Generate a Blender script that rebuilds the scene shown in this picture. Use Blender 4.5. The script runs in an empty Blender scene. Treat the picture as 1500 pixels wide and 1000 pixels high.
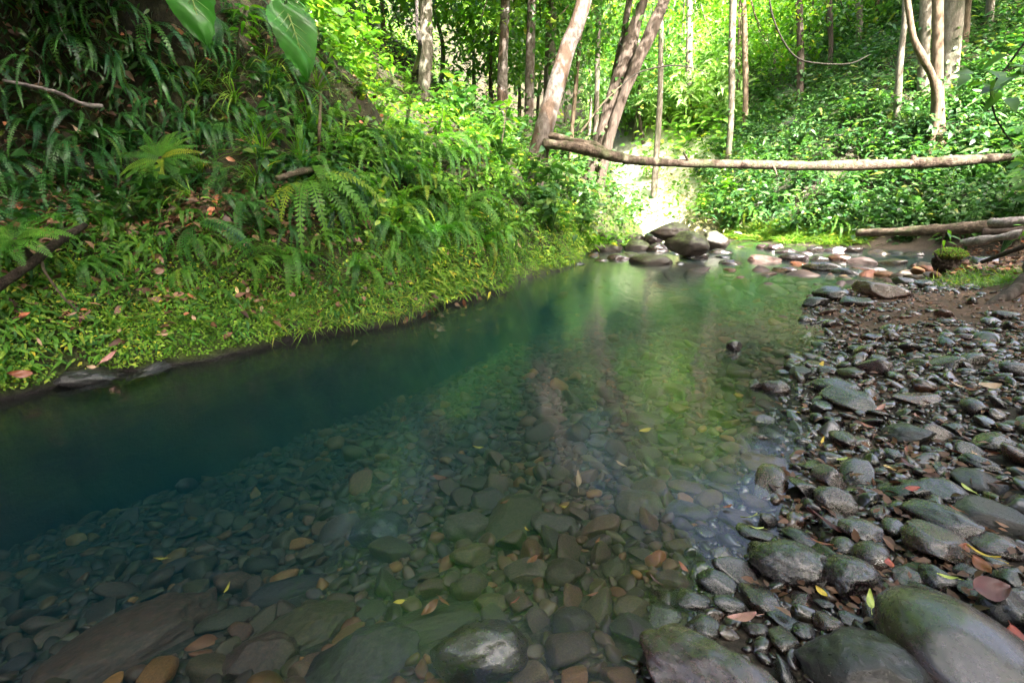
import bpy, math
import numpy as np
from mathutils import Vector, Matrix
R = np.random.default_rng(7)
rad = math.radians
scene = bpy.context.scene
COL = scene.collection

# ------------------------------------------------------------------ camera model
CAM_H, PITCH, FPX = 1.2, rad(15.6), 750.0
CF = np.array([0, math.cos(PITCH), -math.sin(PITCH)])
CU = np.array([0, math.sin(PITCH), math.cos(PITCH)])
CR = np.array([1.0, 0, 0])
EYE = np.array([0, 0, CAM_H])

def ray(u, v):
    return CR * ((u - 750) / FPX) + CU * ((500 - v) / FPX) + CF

def at_z(u, v, z=0.0):
    d = ray(u, v)
    return EYE + d * ((z - CAM_H) / d[2])

def at_y(u, v, Y):
    d = ray(u, v)
    return EYE + d * (Y / d[1])

def project(p):
    p = np.atleast_2d(p) - EYE
    z = p @ CF
    z = np.where(np.abs(z) < 1e-6, 1e-6, z)
    return 750 + FPX * (p @ CR) / z, 500 - FPX * (p @ CU) / z, z

# ------------------------------------------------------------------ noise
def _hash(ix, iy, iz, seed):
    h = (ix.astype(np.int64) * 374761393 + iy.astype(np.int64) * 668265263 + iz.astype(np.int64) * 2147483647 + seed * 144665) & 0xFFFFFFFF
    h = ((h ^ (h >> 13)) * 1274126177) & 0xFFFFFFFF
    h = h ^ (h >> 16)
    return (h & 0xFFFF) / 32767.5 - 1.0

def vnoise(p, seed=0):
    p = np.asarray(p, float)
    i = np.floor(p); f = p - i; f = f * f * (3 - 2 * f)
    i = i.astype(np.int64)
    out = 0
    for dx in (0, 1):
        for dy in (0, 1):
            for dz in (0, 1):
                w = (f[:, 0] if dx else 1 - f[:, 0]) * (f[:, 1] if dy else 1 - f[:, 1]) * (f[:, 2] if dz else 1 - f[:, 2])
                out = out + w * _hash(i[:, 0] + dx, i[:, 1] + dy, i[:, 2] + dz, seed)
    return out

def fbm(p, seed=0, octs=4, gain=0.5):
    p = np.asarray(p, float)
    a, s, out = 1.0, 1.0, 0
    for k in range(octs):
        out = out + a * vnoise(p * s + 17.3 * k, seed + k)
        a *= gain; s *= 2.03
    return out

# ------------------------------------------------------------------ mesh building
def make_mesh(name, verts, polys, mats=(), smooth=True, rnd=None, attrs=None, pmat=None):
    """polys: list of (n,k) int arrays. rnd / attrs: per point floats."""
    me = bpy.data.meshes.new(name)
    verts = np.asarray(verts, np.float32)
    me.vertices.add(len(verts)); me.vertices.foreach_set('co', verts.ravel())
    polys = [np.asarray(p, np.int32) for p in polys if len(p)]
    tot = np.concatenate([np.full(len(p), p.shape[1], np.int32) for p in polys])
    loops = np.concatenate([p.ravel() for p in polys])
    start = np.concatenate([[0], np.cumsum(tot)[:-1]]).astype(np.int32)
    me.loops.add(len(loops)); me.loops.foreach_set('vertex_index', loops)
    me.polygons.add(len(tot)); me.polygons.foreach_set('loop_start', start); me.polygons.foreach_set('loop_total', tot)
    me.polygons.foreach_set('use_smooth', np.full(len(tot), smooth, bool))
    if pmat is not None:
        me.polygons.foreach_set('material_index', np.asarray(pmat, np.int32))
    at = dict(attrs or {})
    if rnd is not None: at['rnd'] = rnd
    for k, a in at.items():
        x = me.attributes.new(k, 'FLOAT', 'POINT'); x.data.foreach_set('value', np.asarray(a, np.float32))
    for m in mats: me.materials.append(m)
    me.update(calc_edges=True); me.validate()
    return me

def link(name, me, parent=None, loc=None):
    o = bpy.data.objects.new(name, me)
    COL.objects.link(o)
    if parent is not None: o.parent = parent
    if loc is not None: o.location = loc
    return o

def tag(o, label=None, cat=None, group=None, kind=None):
    if label: o['label'] = label
    if cat: o['category'] = cat; o['kind'] = 'thing'
    if group: o['group'] = group
    if kind: o['kind'] = kind
    return o

class MB:
    """collects pieces (verts, list of poly arrays, rnd) into one mesh"""
    def __init__(s): s.v = []; s.p = []; s.r = []; s.n = 0
    def add(s, v, polys, rnd=0.5):
        v = np.asarray(v, float)
        s.v.append(v); s.p += [np.asarray(q) + s.n for q in polys if len(q)]
        s.r.append(np.full(len(v), rnd) if np.isscalar(rnd) else rnd); s.n += len(v)
    def arrays(s):
        by = {}
        for q in s.p: by.setdefault(q.shape[1], []).append(q)
        return np.concatenate(s.v), [np.concatenate(x) for x in by.values()], np.concatenate(s.r)
    def mesh(s, name, mats, smooth=True):
        v, p, r = s.arrays()
        return make_mesh(name, v, p, mats, smooth, rnd=r)

def grid_quads_(n, m):
    i = np.arange(n * m).reshape(n, m)
    return np.stack([i[:-1, :-1], i[1:, :-1], i[1:, 1:], i[:-1, 1:]], -1).reshape(-1, 4)

def catmull(pts, n):
    pts = np.asarray(pts, float)
    P = np.vstack([2 * pts[0] - pts[1], pts, 2 * pts[-1] - pts[-2]])
    t = np.linspace(0, len(pts) - 1 - 1e-9, n)
    i = t.astype(int); f = (t - i)[:, None]
    a, b, c, d = P[i], P[i + 1], P[i + 2], P[i + 3]
    return 0.5 * (2 * b + (c - a) * f + (2 * a - 5 * b + 4 * c - d) * f**2 + (3 * b - a - 3 * c + d) * f**3)

def tube(pts, radii, n=None, seg=10, wob=0.0, seed=0, caps=True):
    """swept tube, returns verts, polys"""
    n = n or max(6, len(pts) * 6)
    c = catmull(pts, n) if len(pts) > 2 else np.linspace(pts[0], pts[1], n)
    r = np.interp(np.linspace(0, 1, n), np.linspace(0, 1, len(radii)), radii)
    t = np.gradient(c, axis=0); t /= np.linalg.norm(t, axis=1)[:, None]
    up = np.array([0, 0, 1.0]) if abs(t[0, 2]) < 0.9 else np.array([1.0, 0, 0])
    x = np.cross(up, t[0]); x /= np.linalg.norm(x)
    V = []
    for k in range(n):
        x = x - t[k] * (x @ t[k]); x /= np.linalg.norm(x); y = np.cross(t[k], x)
        a = np.linspace(0, 2 * math.pi, seg, endpoint=False)
        ring = c[k] + (np.cos(a)[:, None] * x + np.sin(a)[:, None] * y) * r[k]
        V.append(ring)
    V = np.array(V)
    if wob:
        flat = V.reshape(-1, 3)
        s = 0.35 / max(r.mean(), 1e-4)
        d = fbm(flat * np.array([s, s, s * 0.35]), seed, 3)
        V = (flat + (flat - np.repeat(c, seg, 0)) * (wob * d)[:, None]).reshape(n, seg, 3)
    idx = np.arange(n * seg).reshape(n, seg)
    a, b = idx[:-1], idx[1:]
    q = np.stack([a, np.roll(a, -1, 1), np.roll(b, -1, 1), b], -1).reshape(-1, 4)
    v = V.reshape(-1, 3); polys = [q]
    if caps:
        v = np.vstack([v, c[0], c[-1]])
        k = len(v) - 2
        e = idx[0]; f = idx[-1]
        polys.append(np.stack([np.roll(e, -1), e, np.full(seg, k)], -1))
        polys.append(np.stack([f, np.roll(f, -1), np.full(seg, k + 1)], -1))
    return v, polys

# ------------------------------------------------------------------ materials
class NT:
    def __init__(s, name):
        s.m = bpy.data.materials.new(name); s.m.use_nodes = True
        s.t = s.m.node_tree; s.t.nodes.clear()
    def n(s, kind, **kw):
        nd = s.t.nodes.new(kind)
        for k, v in kw.items():
            if hasattr(nd, k) and not k[0].isupper(): setattr(nd, k, v)
            else: s.set(nd, k.replace('_', ' '), v)
        return nd
    def set(s, nd, key, v):
        i = nd.inputs[key] if not isinstance(key, int) else nd.inputs[key]
        if isinstance(v, bpy.types.NodeSocket): s.t.links.new(v, i)
        else: i.default_value = v
    def out(s, surf=None, vol=None):
        o = s.t.nodes.new('ShaderNodeOutputMaterial')
        if surf: s.t.links.new(surf, o.inputs['Surface'])
        if vol: s.t.links.new(vol, o.inputs['Volume'])
        return s.m
    def noise(s, vec, scale, detail=4, rough=0.55, dist=0.0):
        nd = s.n('ShaderNodeTexNoise'); s.set(nd, 'Vector', vec); s.set(nd, 'Scale', scale)
        s.set(nd, 'Detail', detail); s.set(nd, 'Roughness', rough); s.set(nd, 'Distortion', dist)
        return nd.outputs['Fac']
    def ramp(s, fac, stops, interp='LINEAR'):
        nd = s.n('ShaderNodeValToRGB'); s.set(nd, 'Fac', fac); e = nd.color_ramp.elements
        nd.color_ramp.interpolation = interp
        while len(e) < len(stops): e.new(0.5)
        for x, (p, c) in zip(e, stops):
            x.position = p; x.color = (*c, 1) if len(c) == 3 else c
        return nd.outputs['Color']
    def mix(s, fac, a, b, mode='MIX'):
        nd = s.n('ShaderNodeMix'); nd.data_type = 'RGBA'; nd.blend_type = mode
        for i, v in ((0, fac), (6, a), (7, b)):
            if isinstance(v, tuple) and len(v) == 3: v = (*v, 1)
            s.set(nd, i, v)
        return nd.outputs[2]
    def math(s, op, a, b=0.0, clamp=False):
        nd = s.n('ShaderNodeMath'); nd.operation = op; nd.use_clamp = clamp
        s.set(nd, 0, a); s.set(nd, 1, b)
        return nd.outputs[0]
    def maprange(s, v, a, b, c, d):
        nd = s.n('ShaderNodeMapRange'); s.set(nd, 0, v)
        for i, x in enumerate((a, b, c, d)): s.set(nd, 1 + i, x)
        return nd.outputs[0]
    def attr(s, name):
        nd = s.n('ShaderNodeAttribute'); nd.attribute_name = name
        return nd.outputs['Fac']
    def coord(s, which='Object'): return s.n('ShaderNodeTexCoord').outputs[which]
    def objrand(s): return s.n('ShaderNodeObjectInfo').outputs['Random']
    def bump(s, h, strength=0.5, dist=0.02):
        nd = s.n('ShaderNodeBump'); s.set(nd, 'Height', h); s.set(nd, 'Strength', strength); s.set(nd, 'Distance', dist)
        return nd.outputs['Normal']

def leaf_mat(name, c0, c1, c2, rough=0.42, trans=0.35, tcol=(1.5, 1.9, 0.7), spec=0.45, objvar=0.5, veins=False):
    k = NT(name)
    r = k.attr('rnd')
    f = k.math('FRACT', k.math('ADD', r, k.math('MULTIPLY', k.objrand(), objvar)))
    col = k.ramp(f, [(0.0, c0), (0.5, c1), (0.93, c2), (1.0, (c2[0] * 2.2, c2[1] * 1.15, c2[2] * 0.8))])
    nz = k.noise(k.n('ShaderNodeNewGeometry').outputs['Position'], 9.0, 2)
    col = k.mix(1.0, col, k.ramp(nz, [(0.25, (0.6, 0.6, 0.6)), (0.75, (1.25, 1.25, 1.25))]), 'MULTIPLY')
    p = k.n('ShaderNodeBsdfPrincipled')
    k.set(p, 'Base Color', col); k.set(p, 'Roughness', rough); k.set(p, 'Specular IOR Level', spec)
    t = k.n('ShaderNodeBsdfTranslucent')
    k.set(t, 'Color', k.mix(1.0, col, tcol, 'MULTIPLY'))
    m = k.n('ShaderNodeMixShader'); k.set(m, 0, trans)
    k.t.links.new(p.outputs[0], m.inputs[1]); k.t.links.new(t.outputs[0], m.inputs[2])
    return k.out(m.outputs[0])

M = {}
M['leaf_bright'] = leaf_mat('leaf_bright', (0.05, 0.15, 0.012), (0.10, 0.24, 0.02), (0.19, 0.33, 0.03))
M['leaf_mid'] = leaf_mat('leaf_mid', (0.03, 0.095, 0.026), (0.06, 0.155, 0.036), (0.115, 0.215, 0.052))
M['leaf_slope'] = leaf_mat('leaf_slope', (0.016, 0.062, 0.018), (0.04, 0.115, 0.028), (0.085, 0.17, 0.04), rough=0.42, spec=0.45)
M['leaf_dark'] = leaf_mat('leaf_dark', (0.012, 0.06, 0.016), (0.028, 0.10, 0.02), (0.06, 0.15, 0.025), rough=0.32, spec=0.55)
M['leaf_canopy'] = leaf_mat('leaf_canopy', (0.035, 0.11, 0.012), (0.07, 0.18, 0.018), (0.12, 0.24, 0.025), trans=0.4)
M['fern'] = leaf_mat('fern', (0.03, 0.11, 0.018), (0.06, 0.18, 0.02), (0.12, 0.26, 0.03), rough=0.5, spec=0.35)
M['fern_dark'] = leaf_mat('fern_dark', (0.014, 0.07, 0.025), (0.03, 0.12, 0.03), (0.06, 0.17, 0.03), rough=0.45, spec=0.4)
M['moss_sprig'] = leaf_mat('moss_sprig', (0.055, 0.15, 0.018), (0.15, 0.28, 0.03), (0.28, 0.40, 0.06), rough=0.6, spec=0.25)
M['grass'] = leaf_mat('grass', (0.06, 0.16, 0.015), (0.12, 0.25, 0.02), (0.22, 0.32, 0.04), rough=0.5)
M['big_leaf'] = leaf_mat('big_leaf', (0.05, 0.2, 0.03), (0.06, 0.24, 0.03), (0.08, 0.27, 0.035), rough=0.38, objvar=0.0)
M['leaf_vein'] = leaf_mat('leaf_vein', (.16, .3, .07), (.2, .36, .1), (.24, .4, .12), objvar=0.0)
M['leaf_pale_lit'] = leaf_mat('leaf_pale_lit', (.18, .30, .07), (.26, .40, .12), (.34, .46, .18), rough=.5, trans=.42)  # light green cane, paled further so the colour stands for bright sun
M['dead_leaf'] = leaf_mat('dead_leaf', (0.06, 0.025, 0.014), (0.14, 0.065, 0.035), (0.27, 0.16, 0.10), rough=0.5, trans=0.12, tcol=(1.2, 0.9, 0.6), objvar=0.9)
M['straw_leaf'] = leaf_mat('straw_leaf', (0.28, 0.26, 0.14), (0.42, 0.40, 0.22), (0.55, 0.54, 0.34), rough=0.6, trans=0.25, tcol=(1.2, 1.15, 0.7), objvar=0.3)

def plain_leaf(name, col, rough=0.4):
    k = NT(name)
    nz = k.noise(k.coord(), 40, 3)
    c = k.mix(1.0, (*col, 1), k.ramp(nz, [(0.3, (0.65, 0.6, 0.55)), (0.7, (1.15, 1.1, 1.05))]), 'MULTIPLY')
    p = k.n('ShaderNodeBsdfPrincipled'); k.set(p, 'Base Color', c); k.set(p, 'Roughness', rough)
    return k.out(p.outputs[0])
FALL = {'brown': (0.15, 0.075, 0.04), 'tan': (0.38, 0.26, 0.17), 'rust': (0.2, 0.065, 0.03), 'red': (0.26, 0.05, 0.035),
        'maroon': (0.06, 0.013, 0.016), 'yellow': (0.6, 0.43, 0.06), 'lime': (0.42, 0.5, 0.14), 'cream': (0.66, 0.47, 0.22), 'pink': (0.42, 0.22, 0.2)}
for c, v in FALL.items(): M['fallen_' + c] = plain_leaf('fallen_' + c, v)

def bark_mat(name, c0, c1, c2, scale=6.0, stretch=0.25, rough=0.8, patch=None, moss=0.0):
    k = NT(name)
    mp = k.n('ShaderNodeMapping'); k.set(mp, 'Vector', k.n('ShaderNodeNewGeometry').outputs['Position']); k.set(mp, 'Scale', (1, 1, stretch))
    v = mp.outputs[0]
    a = k.noise(v, scale * 2.2, 6, 0.65, 0.4); b = k.noise(v, scale * 0.6, 3, 0.5)
    col = k.ramp(a, [(0.3, c0), (0.52, c1), (0.75, c2)])
    if patch is not None:
        col = k.mix(k.maprange(b, 0.52, 0.6, 0, 1), col, patch)
    if moss:
        col = k.mix(k.math('MULTIPLY', k.maprange(k.noise(v, scale * 0.9, 4, 0.6), 0.5, 0.62, 0, 1), moss), col, (0.045, 0.075, 0.02))
    p = k.n('ShaderNodeBsdfPrincipled')
    k.set(p, 'Base Color', col); k.set(p, 'Roughness', rough); k.set(p, 'Specular IOR Level', 0.25)
    k.set(p, 'Normal', k.bump(k.noise(v, scale * 4, 6, 0.7), 1.0, 0.04))
    return k.out(p.outputs[0])
M['bark_pale'] = bark_mat('bark_pale', (0.035, 0.026, 0.02), (0.13, 0.108, 0.094), (0.26, 0.235, 0.215), 5.5, 0.6, patch=(0.07, 0.045, 0.03))
M['bark_brown'] = bark_mat('bark_brown', (0.028, 0.021, 0.016), (0.075, 0.056, 0.044), (0.17, 0.135, 0.11), 6.0, 0.2)
M['bark_grey'] = bark_mat('bark_grey', (0.07, 0.06, 0.045), (0.16, 0.14, 0.11), (0.28, 0.255, 0.21), 5.0, 0.4, patch=(0.09, 0.09, 0.06))
M['bark_tan'] = bark_mat('bark_tan', (0.06, 0.042, 0.027), (0.13, 0.095, 0.062), (0.22, 0.17, 0.12), 5.0, 0.3)
M['bark_log'] = bark_mat('bark_log', (0.025, 0.017, 0.012), (0.095, 0.07, 0.05), (0.22, 0.18, 0.14), 5.0, 1.0, moss=0.5)
M['wood_grey'] = bark_mat('wood_grey', (0.10, 0.085, 0.08), (0.24, 0.21, 0.20), (0.40, 0.36, 0.34), 6.0, 1.0)
M['wood_dark'] = bark_mat('wood_dark', (0.018, 0.012, 0.009), (0.045, 0.03, 0.022), (0.10, 0.075, 0.06), 7.0, 1.0)
M['stem'] = bark_mat('stem', (0.06, 0.045, 0.03), (0.13, 0.10, 0.065), (0.22, 0.18, 0.12), 20.0, 0.5)
M['vine'] = bark_mat('vine', (0.012, 0.011, 0.008), (0.03, 0.026, 0.018), (0.06, 0.05, 0.04), 20.0, 0.5)
M['moss_clump'] = bark_mat('moss_clump', (0.05, 0.035, 0.012), (0.10, 0.10, 0.02), (0.16, 0.17, 0.04), 16.0, 1.0, rough=0.95)

STONE = {  # base colours of the wet basalt
    'grey': ((0.035, 0.035, 0.034), (0.075, 0.074, 0.07), (0.13, 0.125, 0.115)),
    'dark': ((0.014, 0.014, 0.016), (0.03, 0.031, 0.034), (0.065, 0.065, 0.07)),
    'brown': ((0.04, 0.028, 0.02), (0.085, 0.06, 0.043), (0.15, 0.11, 0.08)),
    'olive': ((0.04, 0.038, 0.018), (0.085, 0.08, 0.04), (0.14, 0.135, 0.075)),
    'purple': ((0.035, 0.027, 0.032), (0.075, 0.06, 0.068), (0.14, 0.115, 0.125)),
    'rust': ((0.07, 0.03, 0.015), (0.15, 0.075, 0.035), (0.24, 0.14, 0.075)),
    'pale': ((0.16, 0.14, 0.13), (0.29, 0.255, 0.24), (0.42, 0.38, 0.36)),
    'pink': ((0.15, 0.10, 0.08), (0.25, 0.18, 0.145), (0.34, 0.27, 0.23)),
    'ochre': ((0.12, 0.07, 0.02), (0.22, 0.135, 0.04), (0.32, 0.21, 0.08)),
    'mossy': ((0.03, 0.03, 0.022), (0.075, 0.075, 0.055), (0.14, 0.135, 0.105)),
}
def stone_mat(name, cs, rough=0.2, fine=16.0, moss=False, bumpy=0.3, use_rnd=False, gain=.2):
    cs = [(c[0] * gain * 1.3, c[1] * gain * .93, c[2] * gain * .86) for c in cs]
    k = NT(name)
    pos = k.coord('Object')
    ofs = k.n('ShaderNodeVectorMath'); ofs.operation = 'ADD'; k.set(ofs, 0, pos)
    cmb = k.n('ShaderNodeCombineXYZ'); rr = k.math('MULTIPLY', k.objrand(), 37.0)
    for i in range(3): k.set(cmb, i, rr)
    k.t.links.new(cmb.outputs[0], ofs.inputs[1]); v = ofs.outputs[0]
    a = k.noise(v, 7.0, 6, 0.62, 0.5); b = k.noise(v, fine, 4, 0.7)
    f = k.math('ADD', k.math('MULTIPLY', a, 0.65), k.math('MULTIPLY', b, 0.35))
    col = k.ramp(f, [(0.36, cs[0]), (0.5, cs[1]), (0.66, cs[2])])
    var = k.attr('rnd') if use_rnd else k.objrand()
    col = k.mix(1.0, col, k.ramp(var, [(0.0, (0.5, 0.5, 0.52)), (0.5, (0.95, 0.92, 0.9)), (0.85, (1.4, 1.3, 1.2)), (1.0, (2.1, 1.9, 1.7))]), 'MULTIPLY')
    if moss:
        nz = k.n('ShaderNodeSeparateXYZ'); k.set(nz, 0, k.n('ShaderNodeNewGeometry').outputs['Normal'])
        mm = k.math('MULTIPLY', k.maprange(nz.outputs[2], 0.2, 0.8, 0, 1), k.maprange(k.noise(v, 5, 5, 0.7), 0.42, 0.6, 0, 0.85))
        col = k.mix(mm, col, (0.07, 0.10, 0.022))
    rg = k.maprange(k.noise(v, 12, 4, 0.6), 0.3, 0.7, max(rough - 0.12, .08), rough + 0.18)
    p = k.n('ShaderNodeBsdfPrincipled')
    k.set(p, 'Base Color', col); k.set(p, 'Roughness', rg); k.set(p, 'Specular IOR Level', 0.6)
    h = k.math('ADD', k.noise(v, fine * 1.6, 5, 0.75), k.math('MULTIPLY', a, 2.0))
    k.set(p, 'Normal', k.bump(h, bumpy, 0.012))
    if rough < 0.5:
        k.set(p, 'Coat Weight', 0.9); k.set(p, 'Coat Roughness', k.maprange(k.noise(v, 5, 3, 0.6), 0.35, 0.65, 0.09, 0.26)); k.set(p, 'Coat Normal', k.bump(h, bumpy * .25, 0.012))
    return k.out(p.outputs[0])
for c, cs in STONE.items():
    M['stone_' + c] = stone_mat('stone_' + c, cs, moss=(c == 'mossy'), rough=0.55 if c in ('mossy', 'pale') else 0.2)
    M['stone_' + c + '_wet'] = stone_mat('stone_' + c + '_wet', cs, rough=.6, gain=.47)
    M['pebble_' + c + '_wet'] = stone_mat('pebble_' + c + '_wet', cs, use_rnd=True, rough=.6, gain=.47)
    M['pebble_' + c] = stone_mat('pebble_' + c, cs, use_rnd=True, rough=0.24)
M['stone_gloss'] = stone_mat('stone_gloss', ((.03, .018, .012), (.06, .038, .025), (.10, .075, .05)), rough=.3, fine=18, bumpy=.3)
M['stone_rough'] = stone_mat('stone_rough', ((0.010, 0.011, 0.013), (0.026, 0.028, 0.033), (0.07, 0.072, 0.08)), rough=0.33, fine=30, bumpy=0.9)
M['stone_slick'] = stone_mat('stone_slick', ((0.032, 0.031, 0.031), (0.06, 0.058, 0.056), (0.10, 0.096, 0.094)), rough=0.2, fine=50, bumpy=0.22, gain=.36)

# ------------------------------------------------------------------ terrain
LP = np.array([(-6.2, -3.0), (-5.0, -0.8), (-4.1, 1.2), (-3.12, 2.9), (-2.5, 3.75), (-1.56, 4.6), (-0.42, 6.15), (0.4, 7.9), (1.18, 9.5), (1.62, 11.2), (2.9, 14), (4.5, 18), (4.9, 22), (5.3, 28), (6.4, 36)])
NS = 300
LC = catmull(np.c_[LP, np.zeros(len(LP))], NS)[:, :2]
LD = np.gradient(LC, axis=0); LD /= np.linalg.norm(LD, axis=1)[:, None]
LN = np.c_[-LD[:, 1], LD[:, 0]]
for _ in range(60): LN[1:-1] = (LN[:-2] + LN[1:-1] * 2 + LN[2:]) / 4
LN /= np.linalg.norm(LN, axis=1)[:, None]
PROF_A = [(-1.3, -3.0), (-.5, -1.1), (-.06, -.25), (0.02, 0.0), (.05, .08), (.25, .26), (.68, .74), (.92, .95), (1.3, 1.08), (1.65, 1.13), (1.95, 1.5), (2.1, 2.2), (1.8, 2.9), (1.1, 3.4), (1.0, 4.2), (2.4, 5.3), (7, 7.0), (14, 10)]
PROF_B = [(-1.3, -3.0), (-.5, -1.1), (-.06, -.25), (0.02, 0.0), (.05, .09), (.22, .32), (.58, .8), (.85, 1.12), (1.15, 1.42), (1.5, 1.7), (1.75, 2.1), (2.0, 2.5), (2.3, 3.0), (2.65, 3.6), (3.1, 4.4), (3.9, 5.8), (7, 9.5), (14, 15)]
PROF_C = [(-.5, -1.4), (-.2, -.8), (0.0, -.25), (0.02, 0.0), (.07, .08), (.25, .3), (.55, .72), (.8, 1.05), (1.05, 1.4), (1.35, 1.75), (1.7, 2.05), (2.2, 2.3), (2.9, 2.6), (3.8, 2.95), (5, 3.5), (7, 4.8), (12, 9.5), (22, 20)]
NTT = 110
def prof(P):
    P = np.array(P); d = np.r_[0, np.cumsum(np.linalg.norm(np.diff(P, axis=0), axis=1) ** 0.75)]
    t = np.linspace(0, d[-1], NTT)
    pc = catmull(np.c_[P, np.zeros(len(P))], 800)[:, :2]
    dd = np.interp(np.linspace(0, len(P) - 1, 800), np.arange(len(P)), d)
    return np.c_[np.interp(t, dd, pc[:, 0]), np.interp(t, dd, pc[:, 1])]
PA, PB, PC = prof(PROF_A), prof(PROF_B), prof(PROF_C)
def smooth(a, b, x):
    t = np.clip((x - a) / (b - a), 0, 1); return t * t * (3 - 2 * t)
yy = LC[:, 1]
wA = 1 - smooth(3.8, 5.0, yy); wC = smooth(6.2, 9.0, yy); wB = 1 - wA - wC
PR = wA[:, None, None] * PA + wB[:, None, None] * PB + wC[:, None, None] * PC
BANK = np.empty((NS, NTT, 3))
BANK[:, :, :2] = LC[:, None, :] + LN[:, None, :] * PR[:, :, :1]
BANK[:, :, 2] = PR[:, :, 1]
bn = np.cross(np.gradient(BANK, axis=0), np.gradient(BANK, axis=1)).reshape(-1, 3)
bn = -bn if bn[len(bn) // 2, 2] < 0 else bn
bn /= np.linalg.norm(bn, axis=1)[:, None] + 1e-9
bf = BANK.reshape(-1, 3)
zz = np.clip(bf[:, 2] * 1.2, 0.12, 1)
bf = bf + bn * (fbm(bf * 0.8, 3, 4) * 0.16 * zz + fbm(bf * 3.2, 5, 4) * 0.06 * zz)[:, None]
bf[:, :2] += np.repeat(LN, NTT, 0) * (fbm(np.c_[bf[:, :2] * 1.6, bf[:, 2] * 0], 9, 3) * 0.14 * (1 - smooth(0.2, 0.6, bf[:, 2])))[:, None]
BANK = bf.reshape(NS, NTT, 3)

from mathutils.bvhtree import BVHTree
BVH = BVHTree.FromPolygons([tuple(x) for x in BANK.reshape(-1, 3)], [tuple(x) for x in grid_quads_(NS, NTT)])
def on_bank(u, v, off=0.0):
    d = ray(u, v); hit = BVH.ray_cast(Vector(EYE), Vector(d))
    t = hit[3] / np.linalg.norm(d) if hit[0] is not None else 6.0
    return EYE + d * (t - off)
def ground_z(x, y):
    h = BVH.ray_cast(Vector((x, y, 60)), Vector((0, 0, -1)))
    z = float(H(np.array([x]), np.array([y]))[0])
    return max(z, h[0].z) if h[0] is not None else z
RP = np.array([(-7, -2.4), (-4.5, -1.6), (-3, -.55), (-1.8, .0), (-.6, .4), (.24, .85), (.5, 1.25), (.94, 1.82), (1.42, 2.44), (1.9, 3.27), (2.65, 4.3), (3.3, 5.4), (3.85, 6.2), (4.6, 6.8), (6.2, 7.3), (8.5, 8.0), (14, 8.6)])
FP = np.array([(-20, 33), (-4, 28), (2, 25), (4.3, 22.5), (5.6, 20), (6.3, 16.8), (7.4, 14.7), (9.7, 13.3), (12, 12), (14.5, 9.5), (16, 6), (17, -12)])
def sdist(P, x, y):
    """distance to polyline, positive on the right-hand side of its direction"""
    best = np.full(x.shape, 1e9); sg = np.ones(x.shape)
    for a, b in zip(P[:-1], P[1:]):
        d = b - a; L = d @ d
        t = np.clip(((x - a[0]) * d[0] + (y - a[1]) * d[1]) / L, 0, 1)
        dx = x - a[0] - t * d[0]; dy = y - a[1] - t * d[1]
        dd = np.hypot(dx, dy); cr = d[0] * dy - d[1] * dx
        m = dd < best - 1e-9
        sg = np.where(m, np.where(cr < 0, 1, -1), sg); best = np.where(m, dd, best)
    return best * sg
RPS = catmull(np.c_[RP, np.zeros(len(RP))], 70)[:, :2]
def H(x, y):
    x = np.asarray(x, float); y = np.asarray(y, float)
    dr = sdist(RPS, x, y) - .12; df = -sdist(FP, x, y); dl = sdist(LP, x, y)
    # under water: shelving bed
    dep = np.interp(-dr, [0, .25, .5, 1.0, 1.5, 2.2, 3.0, 4.0, 6.0], [0, .06, .11, .23, .36, .56, .80, 1.08, 1.5])
    dep = dep * (1.2 - .45 * smooth(1.2, 4.6, y))
    shal = smooth(7.2, 9.6, y + 0.25 * np.maximum(x - 3, 0))
    dep = dep * (1 - shal) + np.minimum(dep, 0.06) * shal
    z = np.where(dr > 0, np.interp(dr, [0, .6, 1.5, 3, 6, 12], [0, .09, .24, .36, .6, 1.4]), -dep)
    far = (dr < 0) & (df > -2.5)
    z = np.where(far, np.maximum(z, np.interp(-df, [0, .5, 2.5], [0.06, -.02, -.12])), z)
    z = z + 0.34 * np.exp(-(((x - 7.6) / 1.5) ** 2 + ((y - 7.3) / 1.1) ** 2)) * (dr > -1)
    z = z + 0.5 * smooth(4.9, 6.4, x - 0.15 * (y - 5)) * (1 - smooth(5.4, 6.2, y)) * (dr > 0)
    hz = np.interp(df, [-.3, 0, 1, 3, 8, 20, 60], [0, .06, 1.05, 3.0, 6.6, 15, 34])
    z = np.where(df > -.3, np.maximum(z, 0) * (1 - smooth(0, 1, df)) + hz, z)
    n = fbm(np.stack([x * .9, y * .9, x * 0], -1).reshape(-1, 3), 21, 3).reshape(x.shape)
    z = z + n * (0.03 + 0.25 * smooth(0, 2, df))
    back = smooth(-3, -14, y)
    z = np.where((dl < -.5) & ((dl > -11) | (df < 0)), np.minimum(z, -1.2), z)
    return z
def grid_axis(a, b, fine0, fine1, nf, nc):
    lo = fine0 - np.geomspace(0.02, fine0 - a + 0.02, nc)[::-1] + 0.02
    hi = fine1 + np.geomspace(0.02, b - fine1 + 0.02, nc) - 0.02
    return np.unique(np.r_[lo, np.linspace(fine0, fine1, nf), hi])
gx = grid_axis(-70, 80, -4, 9, 260, 50); gy = grid_axis(-60, 110, 0.2, 10, 200, 70)
X, Y = np.meshgrid(gx, gy, indexing='ij'); Z = H(X, Y)
GV = np.stack([X, Y, Z], -1)
def grid_quads(n, m):
    i = np.arange(n * m).reshape(n, m)
    return np.stack([i[:-1, :-1], i[1:, :-1], i[1:, 1:], i[:-1, 1:]], -1).reshape(-1, 4)
xf, yf = X.ravel(), Y.ravel()
drv = sdist(RPS, xf, yf); dfv = -sdist(FP, xf, yf)
path = np.exp(-(((xf - 5.1) / 2.0) ** 2 + ((yf - 4.9) / 1.25) ** 2)) * 1.7
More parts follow.
